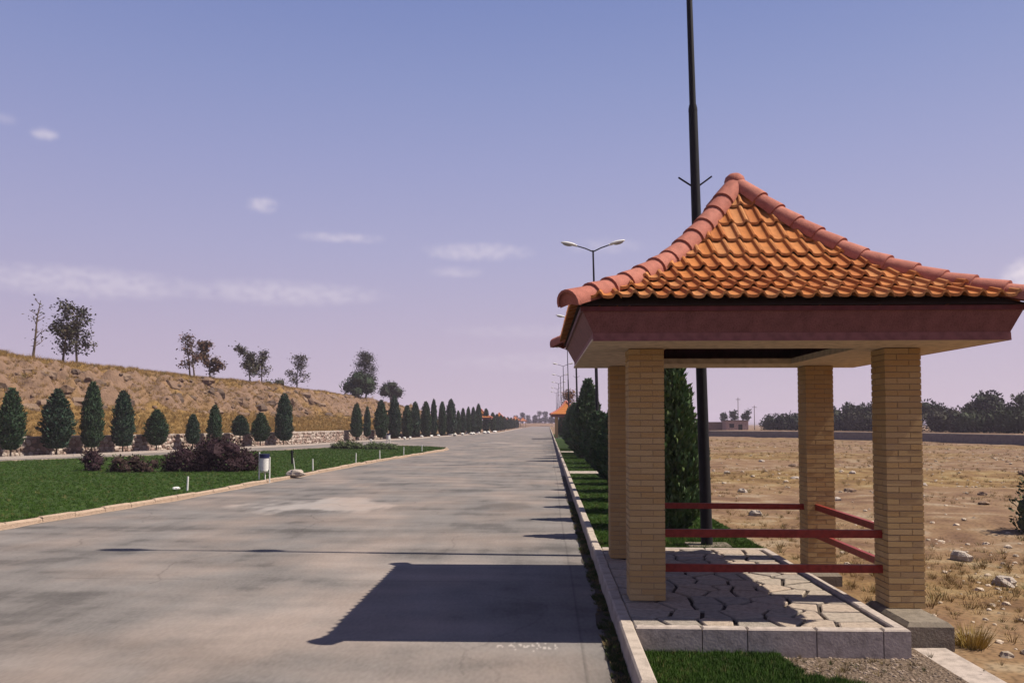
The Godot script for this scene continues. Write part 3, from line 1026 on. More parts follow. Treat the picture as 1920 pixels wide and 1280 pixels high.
func rock_mesh(sd: int) -> ArrayMesh:
	var rnd := RandomNumberGenerator.new()
	rnd.seed = sd
	var mb := Mb.new()
	mb.blob(Vector3.ZERO, Vector3(1.0, rnd.randf_range(0.5, 0.8), rnd.randf_range(0.7, 1.0)), 7, 5, 0.2, rnd)
	return mb.mesh()

func in_poly(p: Vector2, poly: PackedVector2Array) -> bool:
	return Geometry2D.is_point_in_polygon(p, poly)

const ORD := ["first", "second", "third", "fourth", "fifth", "sixth", "seventh", "eighth", "ninth", "tenth", "eleventh", "twelfth", "thirteenth", "fourteenth", "fifteenth", "sixteenth", "seventeenth", "eighteenth", "nineteenth", "twentieth", "twenty-first", "twenty-second", "twenty-third", "twenty-fourth", "twenty-fifth", "twenty-sixth", "twenty-seventh", "twenty-eighth", "twenty-ninth", "thirtieth", "thirty-first", "thirty-second", "thirty-third", "thirty-fourth", "thirty-fifth", "thirty-sixth", "thirty-seventh", "thirty-eighth"]

func _ready() -> void:
	# camera
	var cam := Camera3D.new()
	cam.name = "camera"
	cam.position = Vector3(0, 1.87, 0)
	cam.rotation = Vector3(deg_to_rad(2.5), deg_to_rad(2.5), 0)
	cam.projection = Camera3D.PROJECTION_FRUSTUM
	cam.near = 0.05
	cam.far = 3000.0
	cam.size = 2.0 * 0.05 * 640.0 / 1560.0
	cam.frustum_offset = Vector2(0.0, 84.9 / 1560.0 * 0.05)
	add_child(cam)
	cam.current = true
	# sky, exposure, haze
	var env := Environment.new()
	env.background_mode = Environment.BG_SKY
	env.sky = make_sky()
	env.tonemap_mode = Environment.TONE_MAPPER_LINEAR
	env.tonemap_exposure = 1.5
	env.sdfgi_enabled = true
	env.ssao_enabled = true
	env.ssil_enabled = true
	env.fog_enabled = true
	env.fog_density = 0.00045
	env.fog_light_color = Color(0.80, 0.75, 0.82)
	var we := WorldEnvironment.new()
	we.name = "world_environment"
	we.environment = env
	add_child(we)
	# sun: from the right, a little behind the camera
	var sun := DirectionalLight3D.new()
	sun.name = "sun"
	sun.light_energy = 1.6
	sun.light_angular_distance = 0.5
	sun.light_color = Color(1.0, 0.955, 0.89)
	sun.shadow_enabled = true
	add_child(sun)
	sun.look_at_from_position(Vector3.ZERO, Vector3(-1.0, -1.37, -0.044), Vector3.UP)

	nf = noise(61, 0.11, 4)
	nf2 = noise(62, 0.42, 4)
	nfc = noise(63, 0.55, 2, FastNoiseLite.TYPE_CELLULAR)
	nfc.cellular_return_type = FastNoiseLite.RETURN_DISTANCE2_SUB
	make_materials()
	var rnd := RandomNumberGenerator.new()
	rnd.seed = 1234

	# ---------------------------------------------------------------- ground, road, lawns
	struct("ground", ground_mesh(), M.dirt)
	var road := StandardMaterial3D.new()
	road.resource_name = "road"
	road.albedo_texture = road_texture()
	road.roughness = 0.88
	road.metallic_specular = 0.35
	road.texture_repeat = true
	struct("road", flat([Vector2(0.6, 14), Vector2(0.6, -470), Vector2(-9.4, -470), Vector2(-9.4, -158), Vector2(-11.3, -150), Vector2(-13.8, -119.5), Vector2(-16.2, -94), Vector2(-19.0, -82.6), Vector2(-20.2, -68.6), Vector2(-26.6, -45.5), Vector2(-34.5, -27), Vector2(-48, 14)], 0.0), road)
	# bed of soil behind the far kerb, under the cypress row
	struct("planting_bed", flat([Vector2(-9.4, -158), Vector2(-11.3, -150), Vector2(-13.8, -119.5), Vector2(-16.2, -94), Vector2(-19.0, -82.6), Vector2(-20.2, -68.6), Vector2(-26.6, -45.5), Vector2(-34.5, -27), Vector2(-40, -20), Vector2(-28.5, -46), Vector2(-22.2, -69), Vector2(-21.2, -83), Vector2(-19, -94), Vector2(-15.5, -120), Vector2(-13, -150), Vector2(-13, -300), Vector2(-9.4, -300)], 0.05), M.dirt)
	var island := PackedVector2Array([Vector2(-10.9, 2), Vector2(-10.3, -6), Vector2(-9.72, -14.5), Vector2(-9.1, -20), Vector2(-8.75, -29), Vector2(-8.35, -40), Vector2(-7.5, -51), Vector2(-7.1, -57), Vector2(-7.4, -60.5), Vector2(-8.6, -63), Vector2(-11, -65.3), Vector2(-14, -66), Vector2(-16, -60), Vector2(-17.4, -54.5), Vector2(-21.5, -46), Vector2(-25.6, -38), Vector2(-32, -25), Vector2(-42, 2)])
	var inner := []
	var shr := Geometry2D.offset_polygon(island, -0.1)
	for q in shr[0]: inner.append(q)
	struct("lawn", flat(inner, 0.085), M.lawn)
	struct("roadside_lawn", flat([Vector2(0.71, -11.30), Vector2(2.95, -11.30), Vector2(2.95, -130), Vector2(0.71, -130)], 0.155), M.lawn)
	var bank := Mb.new()
	bank.quad(Vector3(2.95, 0.155, -11.3), Vector3(3.25, -0.13, -11.3), Vector3(3.25, -0.13, -130), Vector3(2.95, 0.155, -130))
	struct("lawn_bank", bank.mesh(), M.lawn)
	struct("verge_lawn", flat([Vector2(0.71, 3), Vector2(2.3, 3), Vector2(2.25, -4.6), Vector2(2.12, -5.0), Vector2(2.2, -5.4), Vector2(1.98, -5.8), Vector2(2.0, -6.2), Vector2(1.7, -6.5), Vector2(1.5, -6.9), Vector2(0.71, -6.95)], 0.0), M.lawn)
	struct("bare_verge", flat([Vector2(0.8, 3), Vector2(3.08, 3), Vector2(3.08, -7.4), Vector2(0.8, -7.4)], -0.03), M.gravel)

	# ---------------------------------------------------------------- kerbs
	var kerb := struct("kerb", null, null)
	var z := 2.0
	var ks := []
	for i in 3:
		var m := Mb.new()
		m.slab(Vector3.ZERO, Vector3(0.11, 0.40, 1.49), 0.014)
		ks.append(m.mesh())
	while z > -130.0:
		var o := part("kerb_stone", ks[rnd.randi_range(0, 2)], M.concrete, kerb, Vector3(0.652 + rnd.randf_range(-0.004, 0.004), 0.0 + rnd.randf_range(-0.006, 0.004), z - 0.75))
		o.rotation.y = rnd.randf_range(-0.004, 0.004)
		z -= 1.5
	var far := Mb.new()
	far.box(Vector3(0.652, 0.0, -300), Vector3(0.11, 0.40, 339))
	part("kerb_run", far.mesh(), M.concrete, kerb)
	var ik := struct("island_kerb", null, null)
	var lk := []
	for i in 4:
		var m := Mb.new()
		m.slab(Vector3.ZERO, Vector3(0.13, 0.26, 0.985), 0.02 + 0.006 * i)
		lk.append(m.mesh())
	var along := 0.0
	for i in island.size() - 1:
		var a := island[i]
		var b := island[i + 1]
		var n := maxi(1, int(round(a.distance_to(b))))
		for k in n:
			var p := a.lerp(b, (k + 0.5) / n)
			var o := part("kerb_stone", lk[rnd.randi_range(0, 3)], M.left_kerb, ik, Vector3(p.x, -0.025 + rnd.randf_range(-0.02, 0.012), p.y))
			var d := b - a
			o.rotation = Vector3(rnd.randf_range(-0.012, 0.012), atan2(d.x, d.y) + rnd.randf_range(-0.02, 0.02), rnd.randf_range(-0.05, 0.05))
			o.scale.z = a.distance_to(b) / n
	# dark soil collected in the gutter of the near kerb
	var gs := []
	var gb := []
	for i in 140:
		var gz2 := 1.0 - i * 0.22
		gs.append(Vector2(0.5 - 0.09 * (nf2.get_noise_2d(gz2 * 2.2, 8.0) + 0.35), gz2))
		gb.push_front(Vector2(0.6, gz2))
	struct("gutter_dirt", flat(gs + gb, 0.005), M.gutter_soil)
	# soil and crumbs washed against the island kerb
	var strip := []
	var back := []
	for i in range(0, 9):
		for k in 8:
			var p := island[i].lerp(island[i + 1], k / 8.0)
			strip.append(p + Vector2(0.12 + 0.16 * (nf2.get_noise_2d(p.x * 3, p.y * 3) + 0.5), 0))
			back.push_front(p + Vector2(0.02, 0))
	struct("roadside_dirt", flat(strip + back, 0.005), M.left_kerb)
	# far kerb of the side road
	var fk := struct("far_kerb", null, null)
	var fline := [Vector2(-9.4, -300), Vector2(-9.4, -158), Vector2(-11.3, -150), Vector2(-13.8, -119.5), Vector2(-16.2, -94), Vector2(-19.0, -82.6), Vector2(-20.2, -68.6), Vector2(-26.6, -45.5), Vector2(-34.5, -27)]
	for i in fline.size() - 1:
		var a: Vector2 = fline[i]
		var b: Vector2 = fline[i + 1]
		var m := Mb.new()
		var d := (b - a)
		m.box(Vector3((a.x + b.x) / 2, 0.03, (a.y + b.y) / 2), Vector3(0.16, 0.22, d.length()), Basis(Vector3.UP, atan2(d.x, d.y)))
		part("kerb_run", m.mesh(), M.edge_stone, fk)
	# concrete strip edging the verge on the field side, in front of the gazebo
	var es := struct("edging_strip", null, null)
	for i in 6:
		var m := Mb.new()
		m.slab(Vector3.ZERO, Vector3(0.34, 0.30, 1.18), 0.02)
		var o := part("edging_stone", m.mesh(), M.old_concrete if i % 2 else M.edge_stone, es, Vector3(3.25 + 0.015 * (i % 3), -0.205 + 0.012 * (i % 2), -6.80 + i * 1.2))
		o.rotation = Vector3(0.01 * (i % 2), 0.012 * (i % 3), 0.02)
	# slab paths across the roadside lawn
	for q in [[-28.85, 1.25, 0.68, 1.72], [-49.4, 1.5, 0.68, 1.5], [-14.9, 0.35, 1.15, 1.75]]:
		var m := Mb.new()
		m.slab(Vector3((q[2] + q[3]) / 2 + 0.04, 0.155, q[0]), Vector3(q[3] - q[2], 0.06, q[1]), 0.01)
		struct("path", m.mesh(), M.concrete)

	# ---------------------------------------------------------------- hill and retaining wall
	struct("hill", hill_mesh(), M.hill)
	var wl := thing("retaining_wall", "low rubble stone retaining wall with pale coping along the foot of the hill", "wall", Vector3.ZERO)
	var core := Mb.new()
	var cope_m := []
	var stones := Mb.new()
	for i in 6:
		var a: Vector2 = W[i]
		var b: Vector2 = W[i + 1]
		var d := (b - a).normalized()
		var l := a.distance_to(b)
		var bs := Basis(Vector3.UP, atan2(d.x, d.y))
		core.box(Vector3((a.x + b.x) / 2, 0.49, (a.y + b.y) / 2) + Vector3(-0.1, 0, 0), Vector3(0.45, 1.1, l + 0.1), bs)
		var k := 0.0
		while k < l:
			var cl := minf(1.2, l - k)
			var p := a + d * (k + cl / 2)
			var cm := Mb.new()
			cm.slab(Vector3.ZERO, Vector3(0.56, 0.09, cl - 0.012), 0.012)
			var o := part("coping_stone", cm.mesh(), M.edge_stone, wl, Vector3(p.x - 0.08, 1.09, p.y))
			o.rotation.y = bs.get_euler().y
			k += 1.2
		# face stones: courses of uneven lumps
		var y := 0.05
		while y < 0.98:
			var hh := rnd.randf_range(0.15, 0.26)
			var s := rnd.randf() * 0.2
			while s < l:
				var ww := rnd.randf_range(0.18, 0.46)
				var p := a + d * (s + ww / 2)
				var pick := rnd.randf()
				stones.col = (Color(0.56, 0.47, 0.41) if pick < 0.5 else Color(0.44, 0.32, 0.27) if pick < 0.8 else Color(0.29, 0.22, 0.18)) * rnd.randf_range(0.85, 1.15)
				var q := Vector3(p.x, y + hh / 2 + rnd.randf_range(-0.07, 0.07), p.y) + bs * Vector3(-0.15, 0, 0)
				stones.blob(q, Vector3(0.09, hh * rnd.randf_range(0.42, 0.72), ww * rnd.randf_range(0.42, 0.6)), 6, 4, 0.25, rnd, bs * Basis(Vector3.RIGHT, rnd.randf_range(-0.5, 0.5)))
				s += ww
			y += hh
	part("core", core.mesh(), M.wall_mortar, wl)
	part("face_stones", stones.mesh(), M.rock, wl).set_meta("kind", "stuff")
	# boulders bedded in the slope
	var rocks := []
	for i in 6: rocks.append(rock_mesh(300 + i))
	for i in 3:
		mat("rock_hill_%d" % i, [Color(0.22, 0.145, 0.10), Color(0.15, 0.105, 0.08), Color(0.28, 0.195, 0.14)][i], 0.95, M.rock.albedo_texture, 1.4, M.rock.heightmap_texture, 4.0, false, M.rock.detail_albedo, 0.6)
	var small := []
	var small_c := []
	var used := {}
	for i in 320:
		var u := rnd.randf_range(1.6, 7.4)
		var v := rnd.randf_range(6.6, 13.8)
		var p := hill_pt(u, v)
		var big := i < 70
		var s := rnd.randf_range(0.38, 0.95) if big else rnd.randf_range(0.12, 0.42)
		var bs := Basis.from_euler(Vector3(rnd.randf_range(-0.4, 0.4), rnd.randf() * TAU, rnd.randf_range(-0.4, 0.4))).scaled_local(Vector3(s, s * rnd.randf_range(0.7, 1.1), s))
		# which cypress of the row stands below it, seen from the road
		var best := 0
		for k in 20:
			if absf(p.x / p.z - LT[k][0] / LT[k][1]) < absf(p.x / p.z - LT[best][0] / LT[best][1]): best = k
		var lab := "%s %s boulder %s on the hillside, above the %s cypress from the left" % ["large" if s > 0.65 else "smaller", ["brown", "dark", "pale"][i % 3], "low" if v < 9.0 else "midway" if v < 11.5 else "high", ORD[best]]
		if big and not used.has(lab) and p.x / p.z < 0.66:
			used[lab] = true
			var o := single("boulder", rocks[i % 6], M["rock_hill_%d" % (i % 3)], lab, "boulder", p + Vector3(0, -s * 0.15, 0), "boulders on the hillside")
			o.basis = bs
		else:
			small.append(Transform3D(bs, p + Vector3(0, -s * 0.15, 0)))
			small_c.append([Color(0.22, 0.145, 0.10), Color(0.15, 0.105, 0.08), Color(0.28, 0.195, 0.14)][i % 3])
	stuff("hill_rubble", rocks[2], M.rock, small, small_c, "weathered small rocks strewn over the dry hillside", "rubble")

	# ---------------------------------------------------------------- the gazebos
	build_gazebo()
	far_gazebo(2.14, -97.0, "distant orange-roofed gazebo on the lamp-post side, half hidden by cypresses")
	far_gazebo(-12.2, -152.0, "distant gazebo with red roof peeking above the far cypress row")
	far_gazebo(-12.0, -205.0, "distant gazebo with orange roof, second beyond the far cypress row")
	far_gazebo(-11.8, -300.0, "tiny far-off gazebo with orange roof near the road's end, larger of two")
	far_gazebo(-11.8, -390.0, "tiny far-off gazebo with orange roof nearest to the road's end")

	# ---------------------------------------------------------------- lamps
	for i in 9:
		var lab := "tall black double-armed street lamp just behind the gazebo" if i == 0 else "black double-armed street lamp with white heads, %s beyond the gazebo" % ORD[i - 1]
		make_lamp(lab, -11.8 - 25.0 * i, i == 0)

	# ---------------------------------------------------------------- cypresses
	var green := Color(0.034, 0.064, 0.032)
	var blue := Color(0.032, 0.060, 0.038)
	var unit := []     # crowns 4 m high, 0.6 m radius
	for i in 4: unit.append(cypress_mesh(400 + i, 0 if i < 2 else 1, 5200, 4.0, 0.6, 0.17, blue if i % 2 else green))
	for i in LT.size():
		var q: Array = LT[i]
		var stem := 0.42 if i < 12 else 0.25
		var hh: float = q[2] - stem
		var kind := 0 if i in [0, 1, 4, 8, 12, 13] else 2
		var lab := "dark green clipped cypress, %s from the left in the row before the wall" % ORD[i]
		if i == 7:
			stem = 0.9
			hh = q[2] - stem
			lab = "short round-headed cypress on a bare stem in the row before the wall"
		cypress(lab, "cypresses along the far kerb", Vector3(q[0], 0.05, q[1]), unit[kind + i % 2], Vector3(q[3] / 0.6, hh / 4.0, q[3] / 0.6), stem, i * 1.7)
	var near := []     # 3.2 m high, 0.5 m radius
	near.append(cypress_mesh(420, 2, 15000, 3.2, 0.48, 0.12, Color(0.080, 0.125, 0.052)))
	near.append(cypress_mesh(421, 2, 7500, 3.2, 0.48, 0.16, Color(0.052, 0.088, 0.044)))
	near.append(cypress_mesh(422, 2, 7500, 3.2, 0.48, 0.16, Color(0.042, 0.078, 0.040)))
	var RT := [[2.03, -13.8, 3.1, 0.46], [2.0, -16.2, 2.9, 0.45], [2.05, -18.6, 2.7, 0.45], [2.0, -21.0, 2.6, 0.45], [2.05, -23.4, 2.4, 0.45], [2.0, -25.8, 2.15, 0.48], [2.1, -32.2, 2.1, 0.5], [2.05, -35.4, 2.2, 0.55], [1.95, -41.0, 3.85, 0.72], [2.0, -44.6, 3.5, 0.7], [2.0, -47.2, 3.0, 0.65], [2.0, -53.0, 3.0, 0.7], [2.1, -57.0, 3.1, 0.7], [2.0, -61.0, 3.2, 0.7], [2.0, -66.0, 3.2, 0.7], [2.1, -71.0, 3.2, 0.7], [2.1, -76.5, 3.2, 0.7], [2.1, -82.0, 3.2, 0.7], [2.0, -106.0, 3.2, 0.7], [2.0, -114.0, 3.2, 0.7]]
	for i in RT.size():
		var q: Array = RT[i]
		cypress("bushy green cypress on the roadside lawn, %s behind the gazebo" % ORD[i], "cypresses on the roadside lawn", Vector3(q[0], 0.15, q[1]), near[0] if i == 0 else near[1 + i % 2], Vector3(q[3] / 0.48, q[2] / 3.2, q[3] / 0.48), 0.02, i * 2.1)
	sparse_tree("deciduous_tree", "rust-leaved deciduous tree above the distant gazebo beside the lamp posts", "tree", Vector3(2.6, 0.1, -103), 5.6, 2, 1600, 0.24, Color(0.13, 0.068, 0.028), 471, 0.45)

	# ---------------------------------------------------------------- trees on the hill
	var dull := Color(0.046, 0.047, 0.028)
	var rust := Color(0.075, 0.048, 0.028)
	var ht := [[3.0, 4.6, 1, 35, "nearly bare dead tree with a thin upright trunk on the hill crest", dull, 0.35], [3.24, 4.4, 1, 900, "sparse twiggy tree, one of a pair near the bare trunk on the crest, taller", dull, 0.7], [3.36, 4.2, 1, 900, "sparse twiggy tree, one of a pair near the bare trunk on the crest, shorter", dull, 0.8],
		[4.62, 4.1, 2, 600, "thin many-stemmed tree with bare upper twigs at the middle of the crest", rust, 0.6], [4.93, 3.5, 1, 1700, "round reddish-brown tree at the middle of the hill crest", rust, 0.9],
		[5.63, 3.8, 1, 1700, "dark spreading tree with a leaning flat crown on the hill crest", dull, 1.0], [5.86, 3.6, 1, 700, "slender tree close behind the dark spreading one on the crest", dull, 0.6], [6.3, 4.1, 1, 900, "open-crowned small tree standing alone toward the hill's low end", dull, 0.9],
		[7.28, 7.0, 1, 3400, "tall dark tiered tree at the low end of the hill", Color(0.026, 0.034, 0.020), 0.95]]
	for i in ht.size():
		var q: Array = ht[i]
		sparse_tree("hill_tree", q[4], "tree", hill_pt(q[0], 16.4), q[1] * 1.08, q[2], int(q[3] * 1.3), 0.25, q[5], 500 + i, q[6], "trees on the hill crest")
	single("scrub_bush", lobes_mesh([[Vector3(-1, 0.3, 0), Vector3(0.7, 0.5, 0.6)], [Vector3(0.4, 0.35, 0), Vector3(0.8, 0.6, 0.6)]], 14.0, 0.2, dull, 520), M.leafy, "low scrubby bush between two trees on the hill crest", "bush", hill_pt(6.06, 16.2))
	round_tree("dense_tree", "dense green bushy tree beside the tall tiered tree on the hill", "tree", hill_pt(6.95, 14.0) + Vector3(0, -0.4, 0), 4.6, 2.5, Color(0.022, 0.038, 0.017), 530, "", 0.08, 0.3, 9.0)
	round_tree("dense_tree", "dark rounded tree at the very low end of the hill", "tree", hill_pt(7.74, 16.0), 4.2, 2.1, Color(0.022, 0.031, 0.017), 540, "", 0.15, 0.3, 9.0)

	# ---------------------------------------------------------------- shrubs on the lawn island
	var plum := Color(0.030, 0.015, 0.017)
	var shrub := func(label: String, at: Vector3, wd: float, h: float, dp: float, base: Color, sd: int, red: float, gr: String) -> void:
		var lb := []
		var r2 := RandomNumberGenerator.new()
		r2.seed = sd
		var n := maxi(3, int(wd * 4.0))
		for i in n:
			var t := (i + 0.5) / n * 2.0 - 1.0
			var rr := h * r2.randf_range(0.26, 0.36)
			lb.append([Vector3(t * (wd / 2 - rr), r2.randf_range(0.3, 1.0) * (h - rr * 1.0) * (1.0 - 0.45 * t * t), r2.randf_range(-1, 1) * (dp / 2 - rr)), Vector3(rr * 1.1, rr, rr * 1.1)])
			lb.append([Vector3(t * (wd / 2 - rr), rr * 0.6, r2.randf_range(-1, 1) * (dp / 2 - rr * 0.8)), Vector3(rr, rr * 0.9, rr)])
		single("shrub", lobes_mesh(lb, 170.0, 0.085, base, sd, red), M.leafy, label, "shrub", at, gr)
	shrub.call("large dark plum-coloured shrub mass on the lawn beside the litter bin", Vector3(-12.55, 0.06, -30.6), 3.7, 1.36, 1.7, plum, 600, 0.03, "plum shrubs on the lawn")
	shrub.call("low plum shrub with green shoots between the two other plum shrubs", Vector3(-15.15, 0.06, -29.8), 1.9, 0.72, 1.0, Color(0.036, 0.021, 0.018), 601, 0.25, "plum shrubs on the lawn")
	shrub.call("small upright plum shrub farthest from the litter bin", Vector3(-17.05, 0.06, -30.5), 0.95, 0.88, 0.9, plum, 602, 0.06, "plum shrubs on the lawn")
	shrub.call("low green shrub bed at the far tip of the lawn, tallest at its left", Vector3(-13.9, 0.06, -57.0), 2.4, 0.75, 1.2, Color(0.05, 0.062, 0.026), 603, 0.3, "green shrubs at the lawn's tip")
	shrub.call("low green shrub bed at the far tip of the lawn, nearer the road", Vector3(-11.4, 0.06, -56.5), 2.6, 0.62, 1.2, Color(0.055, 0.075, 0.028), 604, 0.4, "green shrubs at the lawn's tip")
	# dark weedy shrub at the right frame edge, dry yellow tuft by the footing
	single("field_shrub", lobes_mesh([[Vector3(0.05, 0.45, 0), Vector3(0.34, 0.36, 0.34)], [Vector3(0.15, 0.85, 0.05), Vector3(0.27, 0.34, 0.28)], [Vector3(-0.1, 0.2, 0.1), Vector3(0.27, 0.22, 0.27)]], 120.0, 0.085, Color(0.055, 0.066, 0.032), 610, 0.1), M.leafy, "dark weedy shrub growing alone in the dry field", "shrub", Vector3(8.62, field_y(8.62, -15.3) - 0.05, -15.3))
	var tuft := Mb.new()
	for i in 420:
		var a := rnd.randf() * TAU
		var d := Vector3(cos(a) * rnd.randf_range(0.1, 0.9), 1, sin(a) * rnd.randf_range(0.1, 0.9)).normalized()
		var o := Vector3(cos(a), 0, sin(a)) * rnd.randf() * 0.1
		var l := rnd.randf_range(0.12, 0.30)
		var sd := d.cross(Vector3(rnd.randf_range(-1, 1), 0.1, rnd.randf_range(-1, 1))).normalized() * 0.004
		tuft.col = Color(0.34, 0.24, 0.07) * rnd.randf_range(0.7, 1.2)
		tuft.tri(o - sd, o + sd, o + d * l)
	single("grass_tuft", tuft.mesh(), M.plain_vc, "round yellow dry grass tuft beside the gazebo's concrete footing", "grass tuft", Vector3(3.72, -0.13, -7.6))

	# ---------------------------------------------------------------- litter bins
	for q in [[Vector3(-8.9, 0.03, -25.8), "white cylindrical litter bin with dark blue rim on the lawn's kerb"], [Vector3(-14.6, 0.03, -75.5), "tiny distant litter bin on the far side of the lawn"]]:
		var o := thing("litter_bin", q[1], "litter bin", q[0], "litter bins")
		for s in [-1.0, 1.0]:
			var m := Mb.new()
			m.tube(Vector3(s * 0.165, -0.05, 0), Vector3(s * 0.165, 0.93 if s < 0 else 0.78, 0), 0.022, 0.022, 8)
			part("post", m.mesh(), M.white_paint, o)
		var m2 := Mb.new()
		m2.tube(Vector3(-0.165, 0.3, 0), Vector3(0.165, 0.3, 0), 0.012, 0.012, 6)
		m2.tube(Vector3(0, -0.05, -0.07), Vector3(0, 0.36, -0.07), 0.018, 0.018, 6)
		part("stay", m2.mesh(), M.white_paint, o)
		var bd := Mb.new()
		bd.tube(Vector3(0, 0.34, 0), Vector3(0, 0.40, 0), 0.115, 0.14, 18)
		bd.tube(Vector3(0, 0.40, 0), Vector3(0, 0.76, 0), 0.14, 0.145, 18)
		var body := part("bin_body", bd.mesh(), M.white_paint, o)
		var rm := Mb.new()
		rm.tube(Vector3(0, 0.745, 0), Vector3(0, 0.86, 0), 0.152, 0.158, 18)
		rm.tube(Vector3(0, 0.86, 0), Vector3(0, 0.875, 0), 0.165, 0.165, 18)
		part("rim", rm.mesh(), M.blue_paint, body)

	# standpipe with a dark valve, leaning beside a pale rock
	var sp := thing("standpipe", "thin leaning water pipe with a dark valve on top, beside a pale rock", "standpipe", Vector3(-8.72, 0.05, -28.3))
	var m3 := Mb.new()
	m3.tube(Vector3(0.05, -0.05, 0), Vector3(-0.04, 0.62, 0), 0.016, 0.014, 8)
	part("pipe", m3.mesh(), M.white_paint, sp)
	m3 = Mb.new()
	m3.tube(Vector3(-0.08, 0.42, 0), Vector3(-0.09, 0.88, 0), 0.035, 0.04, 8)
	m3.tube(Vector3(-0.16, 0.80, 0), Vector3(-0.02, 0.84, 0), 0.02, 0.02, 6)
	part("valve", m3.mesh(), M.pole_paint, sp)
	var pale := mat("pale_rock", Color(0.42, 0.36, 0.31), 0.95, M.rock.albedo_texture, 0.7, M.rock.heightmap_texture, 2.0)
	var rk := single("rock", rocks[1], pale, "pale rock lying at the foot of the leaning water pipe", "rock", Vector3(-8.62, 0.16, -28.1))
	rk.scale = Vector3(0.34, 0.22, 0.26)
	rk = single("rock", rocks[3], M.white_paint, "small flat white stone on the lawn beside a white stake", "rock", Vector3(-9.95, 0.13, -21.9))
	rk.scale = Vector3(0.11, 0.07, 0.1)
	# white stakes along the lawn's edge
	var stakes := [[-9.78, -14.2, 0.53, 0.032], [-9.42, -21.4, 0.40, 0.026], [-8.85, -31.0, 0.45, 0.025], [-8.62, -37.0, 0.45, 0.025], [-8.35, -41.0, 0.45, 0.025], [-8.12, -46.5, 0.45, 0.025], [-7.85, -51.5, 0.45, 0.025]]
	for i in stakes.size():
		var q: Array = stakes[i]
		var m := Mb.new()
		m.tube(Vector3(0, -0.08, 0), Vector3(0.004, q[2], 0), q[3], q[3] * 0.92, 10)
		var lab := "short white stake at the lawn's edge, %s from the left" % ORD[i]
		single("stake", m.mesh(), M.white_paint, lab, "stake", Vector3(q[0], 0.08, q[1]), "white stakes along the lawn kerb").rotation.z = [0.0, -0.03, 0.02, -0.02, 0.03, 0.0, 0.02][i]
	# whitewashed stones between the far cypresses
	for i in 22:
		var t := i / 21.0
		var p: Vector2 = Vector2(-18.4, -84.0).lerp(Vector2(-10.2, -158.0), t) + Vector2(1.0 - t * 0.8 + sin(i * 2.3) * 0.2, cos(i * 1.7) * 3.0)
		var o := single("edge_rock", rocks[i % 6], M.white_paint, "whitewashed stone on the far kerb below the cypresses, %s from the left" % ORD[i], "stone", Vector3(p.x, 0.2, p.y), "whitewashed stones below the cypresses")
		var s := 0.16 + 0.26 * absf(sin(i * 3.1))
		o.scale = Vector3(s, s * 1.1, s)
		o.rotation.y = i * 1.1

	# ---------------------------------------------------------------- far side of the field
	var fwl := [Vector2(20, -137), Vector2(29.9, -127), Vector2(39.5, -118), Vector2(46.0, -102), Vector2(48.5, -84), Vector2(51, -70)]
	var gw := thing("boundary_wall", "long low grey boundary wall across the dry field", "wall")
	for i in fwl.size() - 1:
		var a: Vector2 = fwl[i]
		var b: Vector2 = fwl[i + 1]
		var d := b - a
		var m := Mb.new()
		m.slab(Vector3((a.x + b.x) / 2, 0.0, (a.y + b.y) / 2), Vector3(0.5, 1.35, d.length() + 0.3), 0.06, Basis(Vector3.UP, atan2(d.x, d.y)))
		part("wall_section", m.mesh(), M.grey_wall, gw)
	# raised ground behind it
	var eb := Mb.new()
	for i in fwl.size() - 1:
		var a: Vector2 = fwl[i]
		var b: Vector2 = fwl[i + 1]
		var a2 := a + Vector2(70, -60)
		var b2 := b + Vector2(70, -60)
		eb.quad(Vector3(a.x, 0.58, a.y), Vector3(b.x, 0.60, b.y), Vector3(b2.x, 0.9, b2.y), Vector3(a2.x, 0.9, a2.y))
	struct("raised_ground", eb.mesh(), M.dirt)
	var hedge := func(label: String, a: Vector2, b: Vector2, h: float, base: Color, sd: int) -> void:
		var r2 := RandomNumberGenerator.new()
		r2.seed = sd
		var lb := []
		var n := int(a.distance_to(b) / 1.3)
		for i in n:
			var p := a.lerp(b, (i + 0.5) / n)
			var hh := h * r2.randf_range(0.8, 1.1)
			lb.append([Vector3(p.x + r2.randf_range(-0.8, 0.8), 0.7 + hh * 0.42, p.y + r2.randf_range(-0.8, 0.8)), Vector3(1.35, hh * 0.56, 1.35)])
		single("hedge", lobes_mesh(lb, 7.0, 0.42, base, sd), M.leafy, label, "hedge")
	hedge.call("dense dark green hedge behind the grey wall, nearest the lamp posts", Vector2(37.5, -148), Vector2(47, -134), 2.7, Color(0.019, 0.027, 0.017), 700)
	hedge.call("bushy hedge with dry brown patches behind the grey wall", Vector2(47, -134), Vector2(56, -112), 3.1, Color(0.036, 0.036, 0.022), 701)
	hedge.call("long rounded green hedge behind the grey wall at the field's end", Vector2(54, -112), Vector2(66, -82), 3.0, Color(0.028, 0.040, 0.019), 702)
